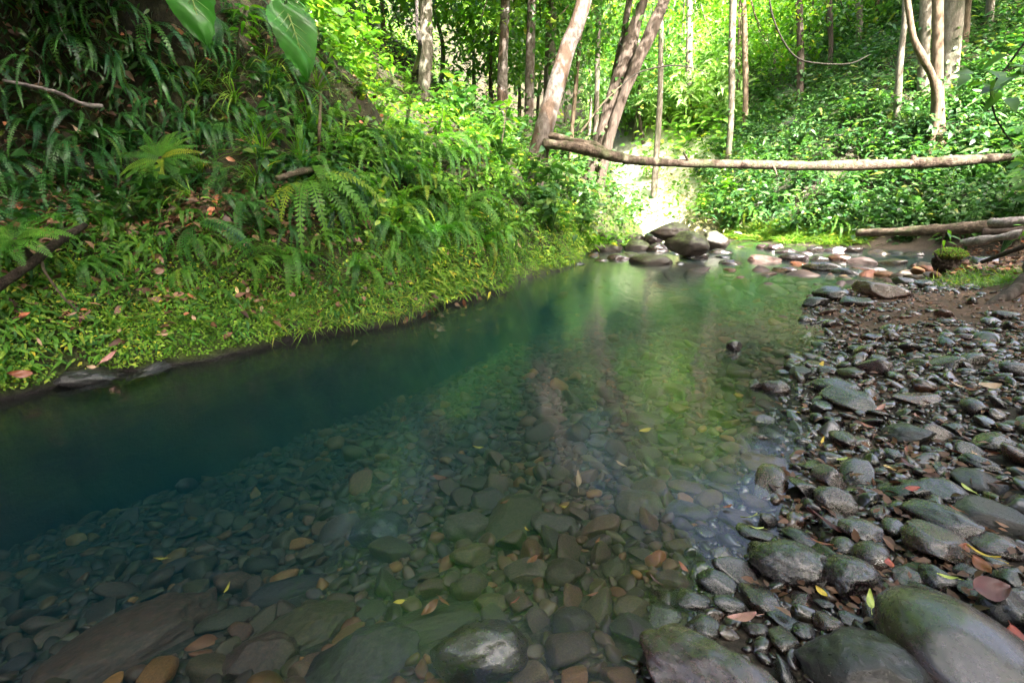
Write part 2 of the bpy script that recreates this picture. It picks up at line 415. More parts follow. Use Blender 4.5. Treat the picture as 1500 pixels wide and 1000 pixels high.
path = np.clip(path, 0, 1) * (drv > .15)
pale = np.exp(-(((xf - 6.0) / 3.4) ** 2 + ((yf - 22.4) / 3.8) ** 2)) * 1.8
veg = smooth(-.3, .6, dfv)
k = NT('ground')
pos = k.n('ShaderNodeNewGeometry').outputs['Position']
n1 = k.noise(pos, 3, 6, 0.65); n2 = k.noise(pos, 45, 5, 0.7)
c = k.ramp(n2, [(0.3, (0.018, 0.014, 0.011)), (0.5, (0.055, 0.042, 0.031)), (0.72, (0.13, 0.10, 0.075))])
dirt = k.ramp(n2, [(0.3, (0.085, 0.045, 0.028)), (0.52, (0.16, 0.088, 0.055)), (0.75, (0.27, 0.17, 0.115))])
c = k.mix(k.math('MULTIPLY', k.attr('path'), k.maprange(n1, 0.3, 0.6, 0.35, 1.0)), c, dirt)
c = k.mix(k.attr('veg'), c, k.ramp(n1, [(0.35, (0.02, 0.018, 0.010)), (0.55, (0.045, 0.036, 0.022)), (0.7, (0.035, 0.055, 0.016))]))
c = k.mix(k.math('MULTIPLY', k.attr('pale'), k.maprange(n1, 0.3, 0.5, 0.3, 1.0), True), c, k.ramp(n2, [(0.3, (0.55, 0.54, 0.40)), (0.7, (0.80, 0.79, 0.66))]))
p = k.n('ShaderNodeBsdfPrincipled'); k.set(p, 'Base Color', c); k.set(p, 'Roughness', 0.75); k.set(p, 'Specular IOR Level', 0.3)
k.set(p, 'Normal', k.bump(k.noise(pos, 70, 6, 0.75), 0.8, 0.02)); M['ground'] = k.out(p.outputs[0])
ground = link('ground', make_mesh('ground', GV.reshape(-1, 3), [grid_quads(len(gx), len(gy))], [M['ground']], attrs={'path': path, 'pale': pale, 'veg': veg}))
tag(ground, kind='structure')

k = NT('bank_soil')
pos = k.n('ShaderNodeNewGeometry').outputs['Position']
n1 = k.noise(pos, 2.5, 6, 0.7, 0.3); n2 = k.noise(pos, 22, 6, 0.7)
c = k.ramp(n2, [(0.3, (0.010, 0.007, 0.005)), (0.52, (0.028, 0.018, 0.012)), (0.72, (0.075, 0.05, 0.03))])
szz = k.n('ShaderNodeSeparateXYZ'); k.set(szz, 0, pos)
c = k.mix(k.math('MULTIPLY', k.maprange(n1, 0.36, 0.55, 0, 0.85), k.maprange(szz.outputs[2], .8, 1.3, 1.0, .25)), c, k.ramp(n2, [(0.35, (0.03, 0.045, 0.008)), (0.6, (0.075, 0.115, 0.018))]))
sz = k.n('ShaderNodeSeparateXYZ'); k.set(sz, 0, pos)
c = k.mix(k.maprange(k.math('ADD', sz.outputs[2], k.math('MULTIPLY', n1, 0.12)), 0.07, 0.13, 1, 0), c, (0.016, 0.012, 0.013))
p = k.n('ShaderNodeBsdfPrincipled'); k.set(p, 'Base Color', c); k.set(p, 'Specular IOR Level', 0.4)
k.set(p, 'Roughness', k.maprange(sz.outputs[2], 0.05, 0.3, 0.35, 0.85))
k.set(p, 'Normal', k.bump(k.math('ADD', n2, k.math('MULTIPLY', k.noise(pos, 80, 4, 0.7), 0.5)), 0.9, 0.04)); M['bank'] = k.out(p.outputs[0])
bank = link('bank_ground', make_mesh('bank_ground', BANK.reshape(-1, 3), [grid_quads(NS, NTT)[:, ::-1]], [M['bank']]))
tag(bank, kind='structure')

# water: a closed body with a smooth, slightly disturbed surface
wx, wy = np.linspace(-8, 16, 13), np.linspace(-4, 24, 15)
WX, WY = np.meshgrid(wx, wy, indexing='ij')
top = np.stack([WX, WY, WX * 0], -1).reshape(-1, 3); bot = top - np.array([0, 0, 3.6])
nq = len(top); q = grid_quads(13, 15)
ii = np.arange(nq).reshape(13, 15)
def strip(e): return np.stack([e[:-1], e[1:], e[1:] + nq, e[:-1] + nq], -1)
sides = np.vstack([strip(ii[::-1, 0]), strip(ii[-1, ::-1]), strip(ii[:, -1]), strip(ii[0, :])])
k = NT('water')
pos = k.n('ShaderNodeNewGeometry').outputs['Position']
mp = k.n('ShaderNodeMapping'); k.set(mp, 'Vector', pos); k.set(mp, 'Rotation', (0, 0, rad(-25))); k.set(mp, 'Scale', (1.6, 0.8, 1))
h = k.math('ADD', k.noise(mp.outputs[0], 3.2, 2, 0.5, 0.6), k.math('MULTIPLY', k.noise(mp.outputs[0], 16, 2, 0.5), 0.16))
nrm = k.bump(h, 0.12, 0.05)
fr = k.n('ShaderNodeFresnel'); k.set(fr, 'IOR', 1.33); k.set(fr, 'Normal', nrm)
gl = k.n('ShaderNodeBsdfGlossy'); k.set(gl, 'Roughness', 0.13); k.set(gl, 'Normal', nrm); k.set(gl, 'Color', (1, 1, 1, 1))
tr = k.n('ShaderNodeBsdfTransparent')
m = k.n('ShaderNodeMixShader'); k.set(m, 0, fr.outputs[0]); k.t.links.new(tr.outputs[0], m.inputs[1]); k.t.links.new(gl.outputs[0], m.inputs[2])
ab = k.n('ShaderNodeVolumeAbsorption'); k.set(ab, 'Color', (0.0, 0.46, 0.50, 1)); k.set(ab, 'Density', 0.8)
sc = k.n('ShaderNodeVolumeScatter'); k.set(sc, 'Color', (0.05, 0.54, 0.72, 1)); k.set(sc, 'Density', 0.095)
ad = k.n('ShaderNodeAddShader'); k.t.links.new(ab.outputs[0], ad.inputs[0]); k.t.links.new(sc.outputs[0], ad.inputs[1])
M['water'] = k.out(m.outputs[0], ad.outputs[0])
water = link('water', make_mesh('water', np.vstack([top, bot]), [q, (q + nq)[:, ::-1], sides[:, ::-1]], [M['water']], smooth=False))
tag(water, kind='structure')

# ------------------------------------------------------------------ labels from landmarks
LANDMARKS = []   # (phrase, point, set of kinds it serves)
ORD = ['', 'second ', 'third ', 'fourth ', 'fifth ', 'sixth ', 'seventh ', 'eighth ', 'ninth ', 'tenth ', 'eleventh ', 'twelfth ']
def mark(phrase, p, *kinds): LANDMARKS.append((phrase, np.asarray(p, float), kinds))
LABEL_Q = []     # (object, descriptor, point, kind)
def want_label(o, desc, p, kind): LABEL_Q.append((o, desc, np.asarray(p, float), kind))
def number_word(n):
    return ORD[n].strip() if n < len(ORD) else '%dth' % (n + 1)
def write_labels():
    bucket = {}
    for kind in {q[3] for q in LABEL_Q}:
        items = [q for q in LABEL_Q if q[3] == kind]
        lm = [l for l in LANDMARKS if kind in l[2]]
        lu, lv, lz = project(np.array([l[1] for l in lm]))
        for o, desc, p, _ in items:
            u, v, z = (float(a[0]) for a in project(p))
            d = np.hypot(lu - u, lv - v) + 30 * np.abs(lz - z)
            j = int(np.argmin(d)); a = math.degrees(math.atan2(lv[j] - v, u - lu[j])) % 360
            rel = ['right of', 'above right of', 'above', 'above left of', 'left of', 'below left of', 'below', 'below right of'][int((a + 22.5) // 45) % 8]
            bucket.setdefault((desc, lm[j][0], rel), []).append((d[j], o))
    for (desc, ph, rel), L in bucket.items():
        L.sort(key=lambda t: t[0])
        for n, (_, o) in enumerate(L):
            o['label'] = '%s %s %s' % (desc, rel, ph) if len(L) == 1 else ('%s %s %s, %s' % (desc, rel, ph, 'nearest' if n == 0 else number_word(n) + ' nearest'))

# ------------------------------------------------------------------ stones
def ico(sub):
    import bmesh
    bm = bmesh.new(); bmesh.ops.create_icosphere(bm, subdivisions=sub, radius=1.0)
    v = np.array([x.co[:] for x in bm.verts]); f = np.array([[y.index for y in x.verts] for x in bm.faces]); bm.free()
    return v, f
ICO = {s: ico(s) for s in (1, 2, 3, 4, 5)}
def stone_shape(seed, sub=3, cuts=5, rough=0.12, fine=0.05, cutd=(0.55, 0.85)):
    g = np.random.default_rng(seed)
    v, f = ICO[sub]; v = v.copy()
    n0 = v.copy()
    v = v * (1 + rough * fbm(n0 * 1.1 + g.random(3) * 50, seed, 3))[:, None]
    for _ in range(cuts):
        n = g.normal(size=3); n /= np.linalg.norm(n); d = g.uniform(*cutd)
        e = v @ n - d
        v = v - n * (np.where(e > 0, e * 0.88, 0))[:, None]
    v = v * (1 + fine * fbm(n0 * 4.5 + g.random(3) * 50, seed + 9, 4))[:, None]
    lo, hi = v.min(0), v.max(0)
    v = (v - (lo + hi) / 2) / ((hi - lo) / 2)
    return v, f
SMESH = {}
def stone_mesh(mat, seed, sub, **kw):
    key = (mat, seed, sub)
    if key not in SMESH:
        v, f = stone_shape(seed, sub, **kw)
        SMESH[key] = make_mesh('stone', v, [f], [M[mat]])
    return SMESH[key]
stone_spots = []      # x, y, radius  (keeps the fill off the placed ones)
NSTONE = [0]
SKIND = {'grey': 'grey', 'dark': 'near-black', 'brown': 'brown', 'olive': 'olive', 'purple': 'purplish', 'rust': 'rusty', 'pale': 'pale', 'pink': 'pinkish', 'ochre': 'ochre', 'mossy': 'mossy grey', 'gloss': 'glossy brown', 'rough': 'rough black', 'slick': 'smooth grey'}
def boulder(u, v, w, h, col, label=None, rot=0, ang=5, flat=0.6, sub=4, lift=0.3, z=None, landmark=None, rough=0.14, fine=0.05, cutd=(0.55, 0.85), dz=0):
    """one stone whose outline fills about w x h at (u, v)"""
    zg = 0.0
    for _ in range(4):
        P = at_z(u, v, zg + dz)
        dist = (P - EYE) @ CF
        al = math.asin(max(0.05, (CAM_H - P[2]) / np.linalg.norm(P - EYE)))
        s = dist / FPX
        b = h * s / 2 / math.sqrt(math.sin(al) ** 2 + (flat * math.cos(al)) ** 2)
        a = w * s / 2; b = min(b, a * 1.6); b = max(b, a * 0.5)
        c = min(b, a) * flat if b > a else b * flat
        hz = float(H(P[0], P[1])) if z is None else z
        zg = hz + c * lift
    seed = 100 + NSTONE[0] * 7; NSTONE[0] += 1
    under = zg + c * .6 < 0 and ('stone_' + col + '_wet') in M
    me = stone_mesh('stone_' + col + ('_wet' if under else ''), seed, sub, cuts=ang, rough=rough, fine=fine, cutd=cutd)
    o = link('boulder' if a > 0.14 else 'river_stone', me, None, (P[0], P[1], zg))
    o.scale = (a, b, c)
    th = math.atan2(P[0], P[1])
    g = np.random.default_rng(seed)
    o.rotation_euler = (g.normal() * 0.06, g.normal() * 0.06 + 0.0, -th + rad(rot))
    tag(o, None, 'boulder' if a > 0.14 else 'stone', 'boulders in and beside the stream' if a > 0.14 else 'river stones on the gravel bar and bed')
    if label:
        o['label'] = label
        if landmark: mark(landmark, (P[0], P[1], zg), 'stone', 'leaf')
    else:
        want_label(o, '%s stone' % SKIND[col], (P[0], P[1], zg), 'stone')
    stone_spots.append((P[0], P[1], max(a, b) * 0.9))
    return o
B = boulder
# near shore
B(1410, 960, 250, 152, 'slick', 'largest smooth rounded grey boulder with wet sheen on the near gravel shore', rot=-28, ang=2, flat=0.62, sub=5, landmark='the largest smooth boulder', rough=0.06, fine=0.008, cutd=(.8, .95))
B(1262, 980, 170, 120, 'rough', 'rough dark angular boulder tucked against the largest smooth boulder', ang=8, sub=5, flat=0.7, rot=-15, landmark='the rough dark boulder beside the largest one')
B(1045, 990, 230, 125, 'purple', 'shiny lumpy purple-grey boulder at the bottom edge of the shore', ang=7, sub=5, flat=0.6, rot=-8, landmark='the shiny lumpy boulder', fine=0.05)
B(703, 960, 146, 90, 'gloss', 'wet glossy brown boulder standing out of the water near the camera', ang=6, sub=5, flat=0.95, lift=0.55, landmark='the wet brown boulder in the water', fine=.015, cutd=(.6, .9))
B(1155, 825, 108, 70, 'grey', 'speckled dark grey oval boulder at the edge of the shallows', ang=3, sub=5, flat=0.75, lift=0.5, landmark='the speckled oval boulder', rough=.08, cutd=(.7, .95))
B(1247, 846, 76, 74, 'purple', 'pinkish grey egg-shaped stone beside the speckled oval boulder', ang=3, sub=5, flat=0.8, rot=25, lift=0.5, landmark='the pinkish egg-shaped stone', rough=.08, cutd=(.7, .95))
B(1274, 816, 50, 48, 'brown', 'round glossy brown stone like an egg behind the pinkish one', ang=1, flat=0.85, lift=0.6, rough=.05, fine=.01, landmark='the round brown stone')
B(1235, 803, 36, 36, 'olive', 'small round olive stone leaning on the round brown one', ang=1, flat=0.8, lift=0.6, rough=.05, fine=.01)
B(1478, 892, 74, 62, 'dark', 'shiny black lumpy boulder at the frame edge beside the largest smooth boulder', ang=5, flat=0.8, lift=0.5)
B(1262, 779, 62, 36, 'slick', 'flat blue-grey stone with a clean facet behind the round brown stone', ang=6, flat=0.6, lift=0.6, landmark='the flat blue-grey stone')
B(1226, 734, 64, 42, 'brown', 'shiny two-tone brown stone above the maroon leaf', ang=6, flat=0.7, lift=0.5, landmark='the shiny two-tone stone')
B(1372, 761, 112, 50, 'purple', 'long tapering purple-brown stone lying aslant on the gravel bar', ang=5, flat=0.7, rot=-18, lift=0.5, landmark='the long tapering stone')
B(1372, 800, 98, 58, 'brown', 'long ridged brown stone just below the long tapering one', ang=6, flat=0.55, rot=-32, lift=0.5, landmark='the long ridged stone')
B(1455, 762, 100, 50, 'rough', 'large rough black pitted stone at the frame edge of the bar', ang=6, flat=0.6, rot=-14, lift=0.4, landmark='the pitted black stone')
B(1460, 800, 80, 42, 'purple', 'flat speckled purple stone below the pitted black stone', ang=4, flat=0.5, lift=0.4)
B(1313, 775, 40, 30, 'olive', 'small greenish grey stone between the flat and the long ridged stones', ang=4, lift=0.6)
B(1290, 752, 28, 30, 'purple', 'small egg-shaped purple stone behind the flat blue-grey stone', ang=1, lift=0.6)
B(1320, 716, 66, 40, 'dark', 'dark wedge-shaped stone with a sharp ridge', ang=9, flat=0.7, rot=-30, lift=0.5, cutd=(.4, .7), landmark='the dark wedge stone')
B(1382, 722, 70, 38, 'purple', 'smooth dark purple stone to the side of the wedge stone', ang=2, flat=0.6, lift=0.4, landmark='the smooth purple stone')
B(1440, 708, 76, 36, 'rough', 'bluish black pitted stone above the pitted black stone', ang=5, flat=0.5, lift=0.4)
B(1376, 850, 54, 40, 'dark', 'blocky black stone with square edges behind the largest smooth boulder', ang=8, flat=0.75, lift=0.5, cutd=(.5, .75), landmark='the blocky black stone')
B(1430, 866, 54, 36, 'dark', 'wet black stone between the blocky one and the frame edge', ang=5, lift=0.5)
B(1330, 846, 42, 36, 'brown', 'angular chocolate stone below the round brown stone', ang=7, lift=0.5)
B(1418, 838, 40, 24, 'olive', 'small capped olive stone behind the wet black stone', ang=5, lift=0.5)
B(1345, 815, 34, 22, 'purple', 'small shiny purple stone left of the long ridged stone', ang=4, lift=0.5)
B(1440, 680, 60, 26, 'dark', None, lift=.4)
for i_, (u_, v_, w_, h_) in enumerate([(60, 566, 110, 24), (150, 552, 120, 30), (225, 540, 90, 26), (318, 507, 74, 18), (268, 524, 60, 18), (395, 494, 70, 16), (520, 470, 60, 12), (735, 420, 44, 12), (842, 388, 34, 8)]):
    B(u_, v_, w_, h_, 'rough', ['low black ledge rock at the shaded bank foot, next to the frame edge', 'longest black wet ledge rock at the foot of the shaded bank', 'black wet ledge rock just past the longest one along the bank foot', 'reddish black flat rock under the mossy ledge', 'small black rock between the ledge rocks of the bank foot', 'black waterline rock under the hanging moss, past the flat one', 'low dark waterline rock beneath the yellow-green grass', 'dark rock at the bend of the bank foot', 'small dark rock where the bank foot meets the boulder pile'][i_], ang=7, flat=.55, z=-.04, lift=.35, rot=25, fine=.09)
# further up the bar
B(1246, 586, 80, 34, 'olive', 'flat-topped olive slab, the largest on the mid gravel bar', ang=9, flat=0.55, rot=-12, lift=0.55, landmark='the flat-topped olive slab', cutd=(.35, .75))
B(1222, 567, 64, 28, 'grey', 'dark grey rounded stone right behind the flat-topped olive slab', ang=4, flat=0.6, lift=0.5)
B(1136, 569, 42, 30, 'brown', 'brown cube-like stone at the waterline before the olive slab', ang=6, flat=0.8, lift=0.6, landmark='the brown cube-like stone')
B(1106, 566, 20, 22, 'dark', 'small pointed dark stone in the water beside the brown cube-like stone', ang=9, flat=1.0, lift=1.3, cutd=(.3, .6))
B(1085, 569, 18, 12, 'purple', 'low wet stone barely above water beside the pointed dark stone', lift=0.6)
B(1118, 617, 34, 22, 'brown', 'wet two-sided brown stone alone in the shallows', ang=6, flat=.7, lift=.9, landmark='the wet stone alone in the shallows')
B(1075, 507, 22, 19, 'purple', 'lone dark stone standing out of the pool with a clear reflection', ang=3, flat=.85, lift=1.0, z=-.03, landmark='the lone stone in the pool')
B(1236, 645, 36, 38, 'purple', 'lavender-grey upright stone at the waterline', ang=4, flat=.7, rot=20, lift=.5, landmark='the lavender upright stone')
B(1262, 649, 28, 28, 'brown', 'dimpled wet stone touching the lavender upright stone', ang=5, fine=.08, lift=.5)
B(1330, 637, 66, 36, 'rough', 'rough bluish black pitted stone amid the mid gravel bar', ang=6, flat=.6, fine=.08, lift=.4, landmark='the rough pitted stone of the mid bar')
B(1397, 626, 30, 24, 'dark', None, lift=.4)
B(1457, 650, 56, 30, 'olive', 'large smooth green-grey stone at the frame edge of the mid bar', ang=3, flat=.6, lift=.4, landmark='the smooth green-grey stone')
B(1310, 666, 30, 22, 'dark', None, lift=.5); B(1370, 662, 38, 20, 'olive', None, lift=.4); B(1205, 587, 28, 20, 'dark', None, lift=.5)
B(1254, 512, 24, 16, 'dark', 'small smooth black stone on the upper gravel bar', ang=1, lift=.6, landmark='the smooth black stone of the upper bar')
B(1286, 526, 24, 20, 'purple', None, lift=.5); B(1173, 546, 30, 18, 'rough', None, lift=.6); B(1146, 546, 20, 10, 'dark', None, lift=.8)
B(1190, 523, 30, 10, 'brown', None, lift=.5); B(1215, 543, 34, 14, 'grey', None, lift=.5)
# submerged
B(1120, 677, 68, 32, 'olive', 'broad flat green slab under the shallow water', ang=5, flat=.3, lift=.4, landmark='the broad green slab under water', rot=-10)
B(946, 615, 54, 26, 'olive', 'rounded olive stone under water in mid pool', ang=3, landmark='the rounded olive stone under water', flat=.5)
B(884, 648, 48, 18, 'olive', None, flat=.5); B(698, 710, 50, 26, 'olive', None); B(951, 664, 40, 22, 'olive', None)
B(690, 772, 82, 48, 'grey', 'angular grey boulder under water with a notch', ang=7, flat=.7, landmark='the angular boulder under water')
B(752, 762, 84, 78, 'olive', 'long slab under water slanting away from the camera', ang=6, flat=.3, rot=-30)
B(692, 814, 68, 42, 'olive', 'smooth oval boulder under water below the angular one', ang=2, flat=.75, landmark='the smooth oval boulder under water')
B(688, 859, 58, 46, 'brown', 'round brown boulder under water below the smooth oval one', ang=1, flat=.9, rough=.06, landmark='the round brown boulder under water')
B(556, 779, 92, 58, 'rough', 'craggy dark boulder at the rim of the deep water', ang=6, flat=.75, fine=.09, landmark='the craggy sunken boulder')
B(830, 840, 62, 46, 'brown', None, ang=6); B(772, 838, 70, 40, 'grey', None, ang=4); B(722, 885, 54, 32, 'olive', None, ang=3)
B(936, 742, 72, 52, 'olive', 'broad olive boulder under clear shallow water', ang=4, flat=.5, landmark='the broad olive boulder under water')
B(1010, 714, 62, 26, 'ochre', 'flat orange-ochre stone under clear shallow water', ang=6, flat=.35, landmark='the orange-ochre stone under water')
B(812, 769, 72, 40, 'grey', None, ang=6); B(840, 912, 66, 50, 'purple', 'dark purple boulder under water beside the wet brown boulder', ang=5, flat=.7, landmark='the dark purple boulder under water')
B(925, 893, 58, 38, 'olive', None, rot=20); B(930, 925, 72, 42, 'dark', None, rot=-18, ang=6, lift=.5); B(1010, 750, 68, 34, 'grey', None)
B(640, 915, 160, 52, 'olive', 'wide flat boulder under water behind the wet brown boulder', ang=5, flat=.4, sub=5, lift=.05)
B(192, 942, 250, 110, 'brown', 'longest boulder under water, a dark ridge before the deep blue part', ang=6, flat=.55, rot=18, sub=5, landmark='the longest boulder under water', lift=.05)
B(442, 925, 165, 74, 'olive', 'broad rough boulder under water right of the longest one', ang=5, flat=.5, sub=5, rot=12, landmark='the broad rough boulder under water', lift=.05)
B(383, 968, 108, 76, 'brown', 'blunt rounded brown boulder under water at the bottom of the view', ang=3, flat=.8, sub=5, lift=.05)
B(530, 975, 180, 96, 'purple', 'large craggy boulder under water left of the wet brown boulder', ang=6, flat=.6, sub=5, rot=14, landmark='the large craggy boulder under water', lift=.05)
B(420, 860, 110, 40, 'grey', None); B(330, 905, 80, 34, 'olive', None)
B(1112, 877, 66, 36, 'brown', 'rusty angular stone in the last film of water', ang=8, flat=.5, rot=-18, lift=.5, landmark='the rusty angular stone')
B(1148, 938, 42, 42, 'olive', 'round olive stone in wet brown grit', ang=3, lift=.5, landmark='the round olive stone in the grit')
B(1108, 922, 40, 24, 'brown', None, ang=2, lift=.5); B(1178, 925, 32, 28, 'dark', None, ang=2, lift=.6); B(1214, 913, 40, 28, 'brown', None, ang=3, lift=.5)
B(1248, 908, 38, 22, 'dark', None, ang=4, lift=.5); B(1174, 878, 30, 32, 'purple', None, ang=6, lift=.5); B(1030, 918, 50, 36, 'olive', None); B(1010, 880, 60, 36, 'grey', None)
B(1085, 965, 30, 20, 'brown', None, lift=.5); B(1207, 885, 30, 16, 'dark', None, lift=.6); B(1078, 760, 50, 26, 'grey', None, lift=.3); B(1110, 782, 62, 24, 'olive', 'flat olive stone carrying two lime leaves in the shallows', flat=.4, lift=.8)
B(1105, 735, 44, 24, 'olive', None); B(1060, 700, 46, 22, 'olive', None); B(1175, 790, 60, 26, 'dark', None, flat=.6, rot=-25, lift=.5)
B(995, 800, 46, 30, 'olive', None); B(1000, 690, 40, 18, 'olive', None); B(985, 850, 50, 30, 'brown', None); B(900, 830, 34, 50, 'olive', None, flat=.5, rot=-10)
# pile of boulders at the head of the pool
far = [(980, 339, 50, 27, 'mossy', 'topmost mossy boulder crowning the pile before the bright clearing', 'the topmost mossy boulder', .6), (1006, 356, 58, 32, 'mossy', 'broad mossy boulder just below the topmost one in the pile', 'the broad mossy boulder', .3),
       (1048, 353, 36, 30, 'mossy', 'peaked grey boulder standing apart to the side of the pile', 'the peaked grey boulder', .35), (953, 384, 56, 24, 'mossy', 'wide rounded boulder at the front of the pile with its reflection', 'the wide front boulder of the pile', .35),
       (1016, 377, 38, 19, 'purple', 'low dark rounded boulder with its foot in bright water', 'the low dark boulder', .35), (935, 363, 35, 24, 'mossy', None, None, .4), (963, 366, 31, 19, 'purple', None, None, .4), (893, 351, 38, 20, 'mossy', None, None, .4),
       (888, 367, 42, 18, 'mossy', None, None, .35), (957, 350, 26, 18, 'purple', None, None, .4), (906, 380, 32, 17, 'purple', None, None, .35), (924, 377, 28, 15, 'mossy', None, None, .35), (987, 373, 24, 12, 'brown', None, None, .35),
       (995, 389, 18, 11, 'brown', 'small round brown stone in bright water before the low dark boulder', None, .4), (1058, 379, 25, 11, 'dark', None, None, .35), (1074, 388, 38, 11, 'purple', 'low jagged stone alone in the water off the pile', None, .4),
       (1056, 371, 32, 12, 'brown', None, None, .35), (990, 365, 20, 11, 'purple', None, None, .4), (930, 351, 26, 16, 'mossy', None, None, .4), (881, 384, 22, 11, 'purple', None, None, .4), (912, 360, 24, 16, 'purple', None, None, .4),
       (1038, 388, 10, 6, 'brown', None, None, .4), (1085, 364, 16, 7, 'purple', None, None, .4), (1098, 362, 14, 6, 'purple', None, None, .4), (870, 376, 18, 12, 'brown', None, None, .4)]
for (u, v, w, h, c, lab, lmk, zz_) in far:
    deep = {339: 1.0, 356: .55, 353: .3, 350: .45, 351: .4}.get(v, 0.0)
    B(u, v, w * 1.12, h * 1.1, c, lab, ang=4, flat=.75, lift=.5, z=-0.08 + deep * 0.5, landmark=lmk, sub=4, dz=0)
row = [(1120, 381, 46, 13, 'pale', 'pale pinkish white stone at the water edge of the far row', 'the pale white stone of the far row'), (1148, 402, 36, 16, 'brown', 'brown cut-faced stone out in the water before the far row', 'the brown cut-faced stone'),
       (1149, 422, 34, 10, 'purple', 'flat lavender stone in the water below the brown cut-faced stone', 'the flat lavender stone'), (1195, 443, 38, 18, 'dark', 'dark split stone at the tip of the gravel bar', 'the dark split stone at the bar tip'),
       (1218, 431, 52, 25, 'grey', 'cracked grey boulder behind the dark split stone', 'the cracked grey boulder'), (1206, 393, 58, 16, 'olive', 'wide flat olive boulder in the shallow side pool', 'the wide flat boulder of the side pool'),
       (1238, 403, 44, 18, 'grey', 'rounded blue-grey boulder right of the wide flat boulder', 'the rounded blue-grey boulder'), (1262, 397, 44, 13, 'rust', 'rust-red stone behind the rounded blue-grey boulder', 'the rust-red stone'),
       (1262, 384, 40, 17, 'pale', 'white-splashed boulder near the log end', 'the white-splashed boulder'), (1200, 380, 26, 13, 'grey', None, None), (1228, 379, 34, 16, 'rust', None, None), (1162, 378, 42, 16, 'purple', None, None), (1152, 369, 32, 13, 'purple', None, None),
       (1116, 362, 16, 10, 'purple', None, None), (1135, 363, 30, 13, 'purple', None, None), (1194, 366, 24, 12, 'grey', None, None), (1221, 367, 34, 9, 'purple', None, None), (1251, 366, 23, 13, 'grey', None, None),
       (1290, 426, 76, 22, 'pink', 'broad pinkish tan boulder half sunk at the edge of the side pool', 'the broad pinkish boulder'), (1264, 412, 32, 11, 'purple', None, None), (1288, 371, 30, 12, 'olive', None, None), (1255, 443, 44, 10, 'grey', None, None),
       (1180, 424, 24, 11, 'rust', None, None), (1325, 412, 32, 12, 'grey', None, None), (1353, 417, 26, 18, 'olive', 'greenish block-shaped stone before the mossy stump', 'the greenish block stone'), (1334, 374, 32, 12, 'grey', None, None), (1304, 386, 42, 12, 'olive', None, None),
       (1330, 400, 24, 10, 'purple', None, None), (1284, 396, 26, 10, 'grey', None, None), (1310, 372, 24, 10, 'dark', None, None), (1178, 372, 24, 10, 'purple', None, None), (1300, 405, 22, 8, 'brown', None, None), (1145, 412, 30, 8, 'brown', None, None),
       (1474, 459, 32, 14, 'grey', 'grey stone lying alone at the foot of the earth bank', 'the grey stone at the earth bank'), (1345, 390, 20, 10, 'pale', None, None), (1170, 388, 26, 10, 'rust', None, None), (1210, 416, 22, 8, 'brown', None, None)]
for (u, v, w, h, c, lab, lmk) in row:
    B(u, v, w, h, c, lab, ang=6, flat=.7, lift=.75, landmark=lmk, sub=4)

# random fill of the bar and the bed
def fill(n, r0, r1, where, gap=0.85, power=2.5):
    out = []
    cell = {}
    def key(x, y): return (int(math.floor(x / 0.25)), int(math.floor(y / 0.25)))
    for s in stone_spots + FILL:
        cell.setdefault(key(s[0], s[1]), []).append(s)
    xs, ys = where(n)
    rs = r0 * (r1 / r0) ** (R.random(len(xs)) ** power)
    for x, y, r in zip(xs, ys, rs):
        kx, ky = key(x, y); bad = False; reach = 2
        for i in range(kx - reach, kx + reach + 1):
            for j in range(ky - reach, ky + reach + 1):
                for s in cell.get((i, j), ()):
                    if (s[0] - x) ** 2 + (s[1] - y) ** 2 < ((s[2] + r) * gap) ** 2: bad = True; break
                if bad: break
            if bad: break
        if not bad:
            t = (x, y, r); out.append(t); cell.setdefault((kx, ky), []).append(t)
    FILL.extend(out)
    return out
FILL = []
def near_bar(n):
    """points in the part of the ground one sees, denser close by, from the gravel to the bed"""
    u = R.uniform(-150, 2300, n * 3); v = R.uniform(395, 1120, n * 3) 
    d = CR[None] * ((u - 750) / FPX)[:, None] + CU[None] * ((500 - v) / FPX)[:, None] + CF[None]
    t = (0.0 - CAM_H) / d[:, 2]
    x, y = d[:, 0] * t, d[:, 1] * t
    dr = sdist(RPS, x, y); dl = sdist(LP, x, y); df = -sdist(FP, x, y)
    pth = np.exp(-(((x - 5.3) / 2.0) ** 2 + ((y - 4.9) / 1.15) ** 2))
    ok = ((dr > -4.5) | (y > 8.5)) & (dl > 0.05) & (df < 0) & (R.random(n * 3) > np.minimum(pth * 1.35, .94)) & (y < 13) & (y > -.4) & (x < 9)
    return x[ok], y[ok]
def far_row(n):
    x, y = near_bar(n); m = (y > 7.4) & (x > 2.2); return x[m], y[m]
fill(14000, .09, .24, far_row, .82, 1.2)
fill(1250, .04, .1, near_bar, .78, 2.0)
fill(13000, .028, .07, near_bar, .80, 1.3)
fill(42000, .013, .03, near_bar, .8, 1.0)
fs = np.array(FILL)
dr_ = sdist(RPS, fs[:, 0], fs[:, 1]); hz_ = H(fs[:, 0], fs[:, 1])
fu, fv, fd = project(np.c_[fs[:, 0], fs[:, 1], hz_])
size = fs[:, 2] * FPX / fd
seen = (fu > -10) & (fu < 1510) & (fv > 380) & (fv < 1010)
order = np.argsort(-np.where(seen, size, 0))
n_single = max(0, 296 - NSTONE[0])
single = set(order[:n_single].tolist())
dry = ['dark', 'grey', 'brown', 'purple', 'olive', 'brown', 'dark', 'rust', 'purple', 'dark']
wet = ['olive', 'brown', 'brown', 'brown', 'olive', 'ochre', 'rust', 'olive', 'brown', 'olive', 'purple', 'brown']
far_c = ['purple', 'brown', 'grey', 'pink', 'rust', 'dark', 'purple']
groups = {}
SHP = {s: [stone_shape(900 + i, s, cuts=int(3 + i % 8), cutd=(.3 + .02 * i, .8)) for i in range(14)] for s in (1, 2, 3)}
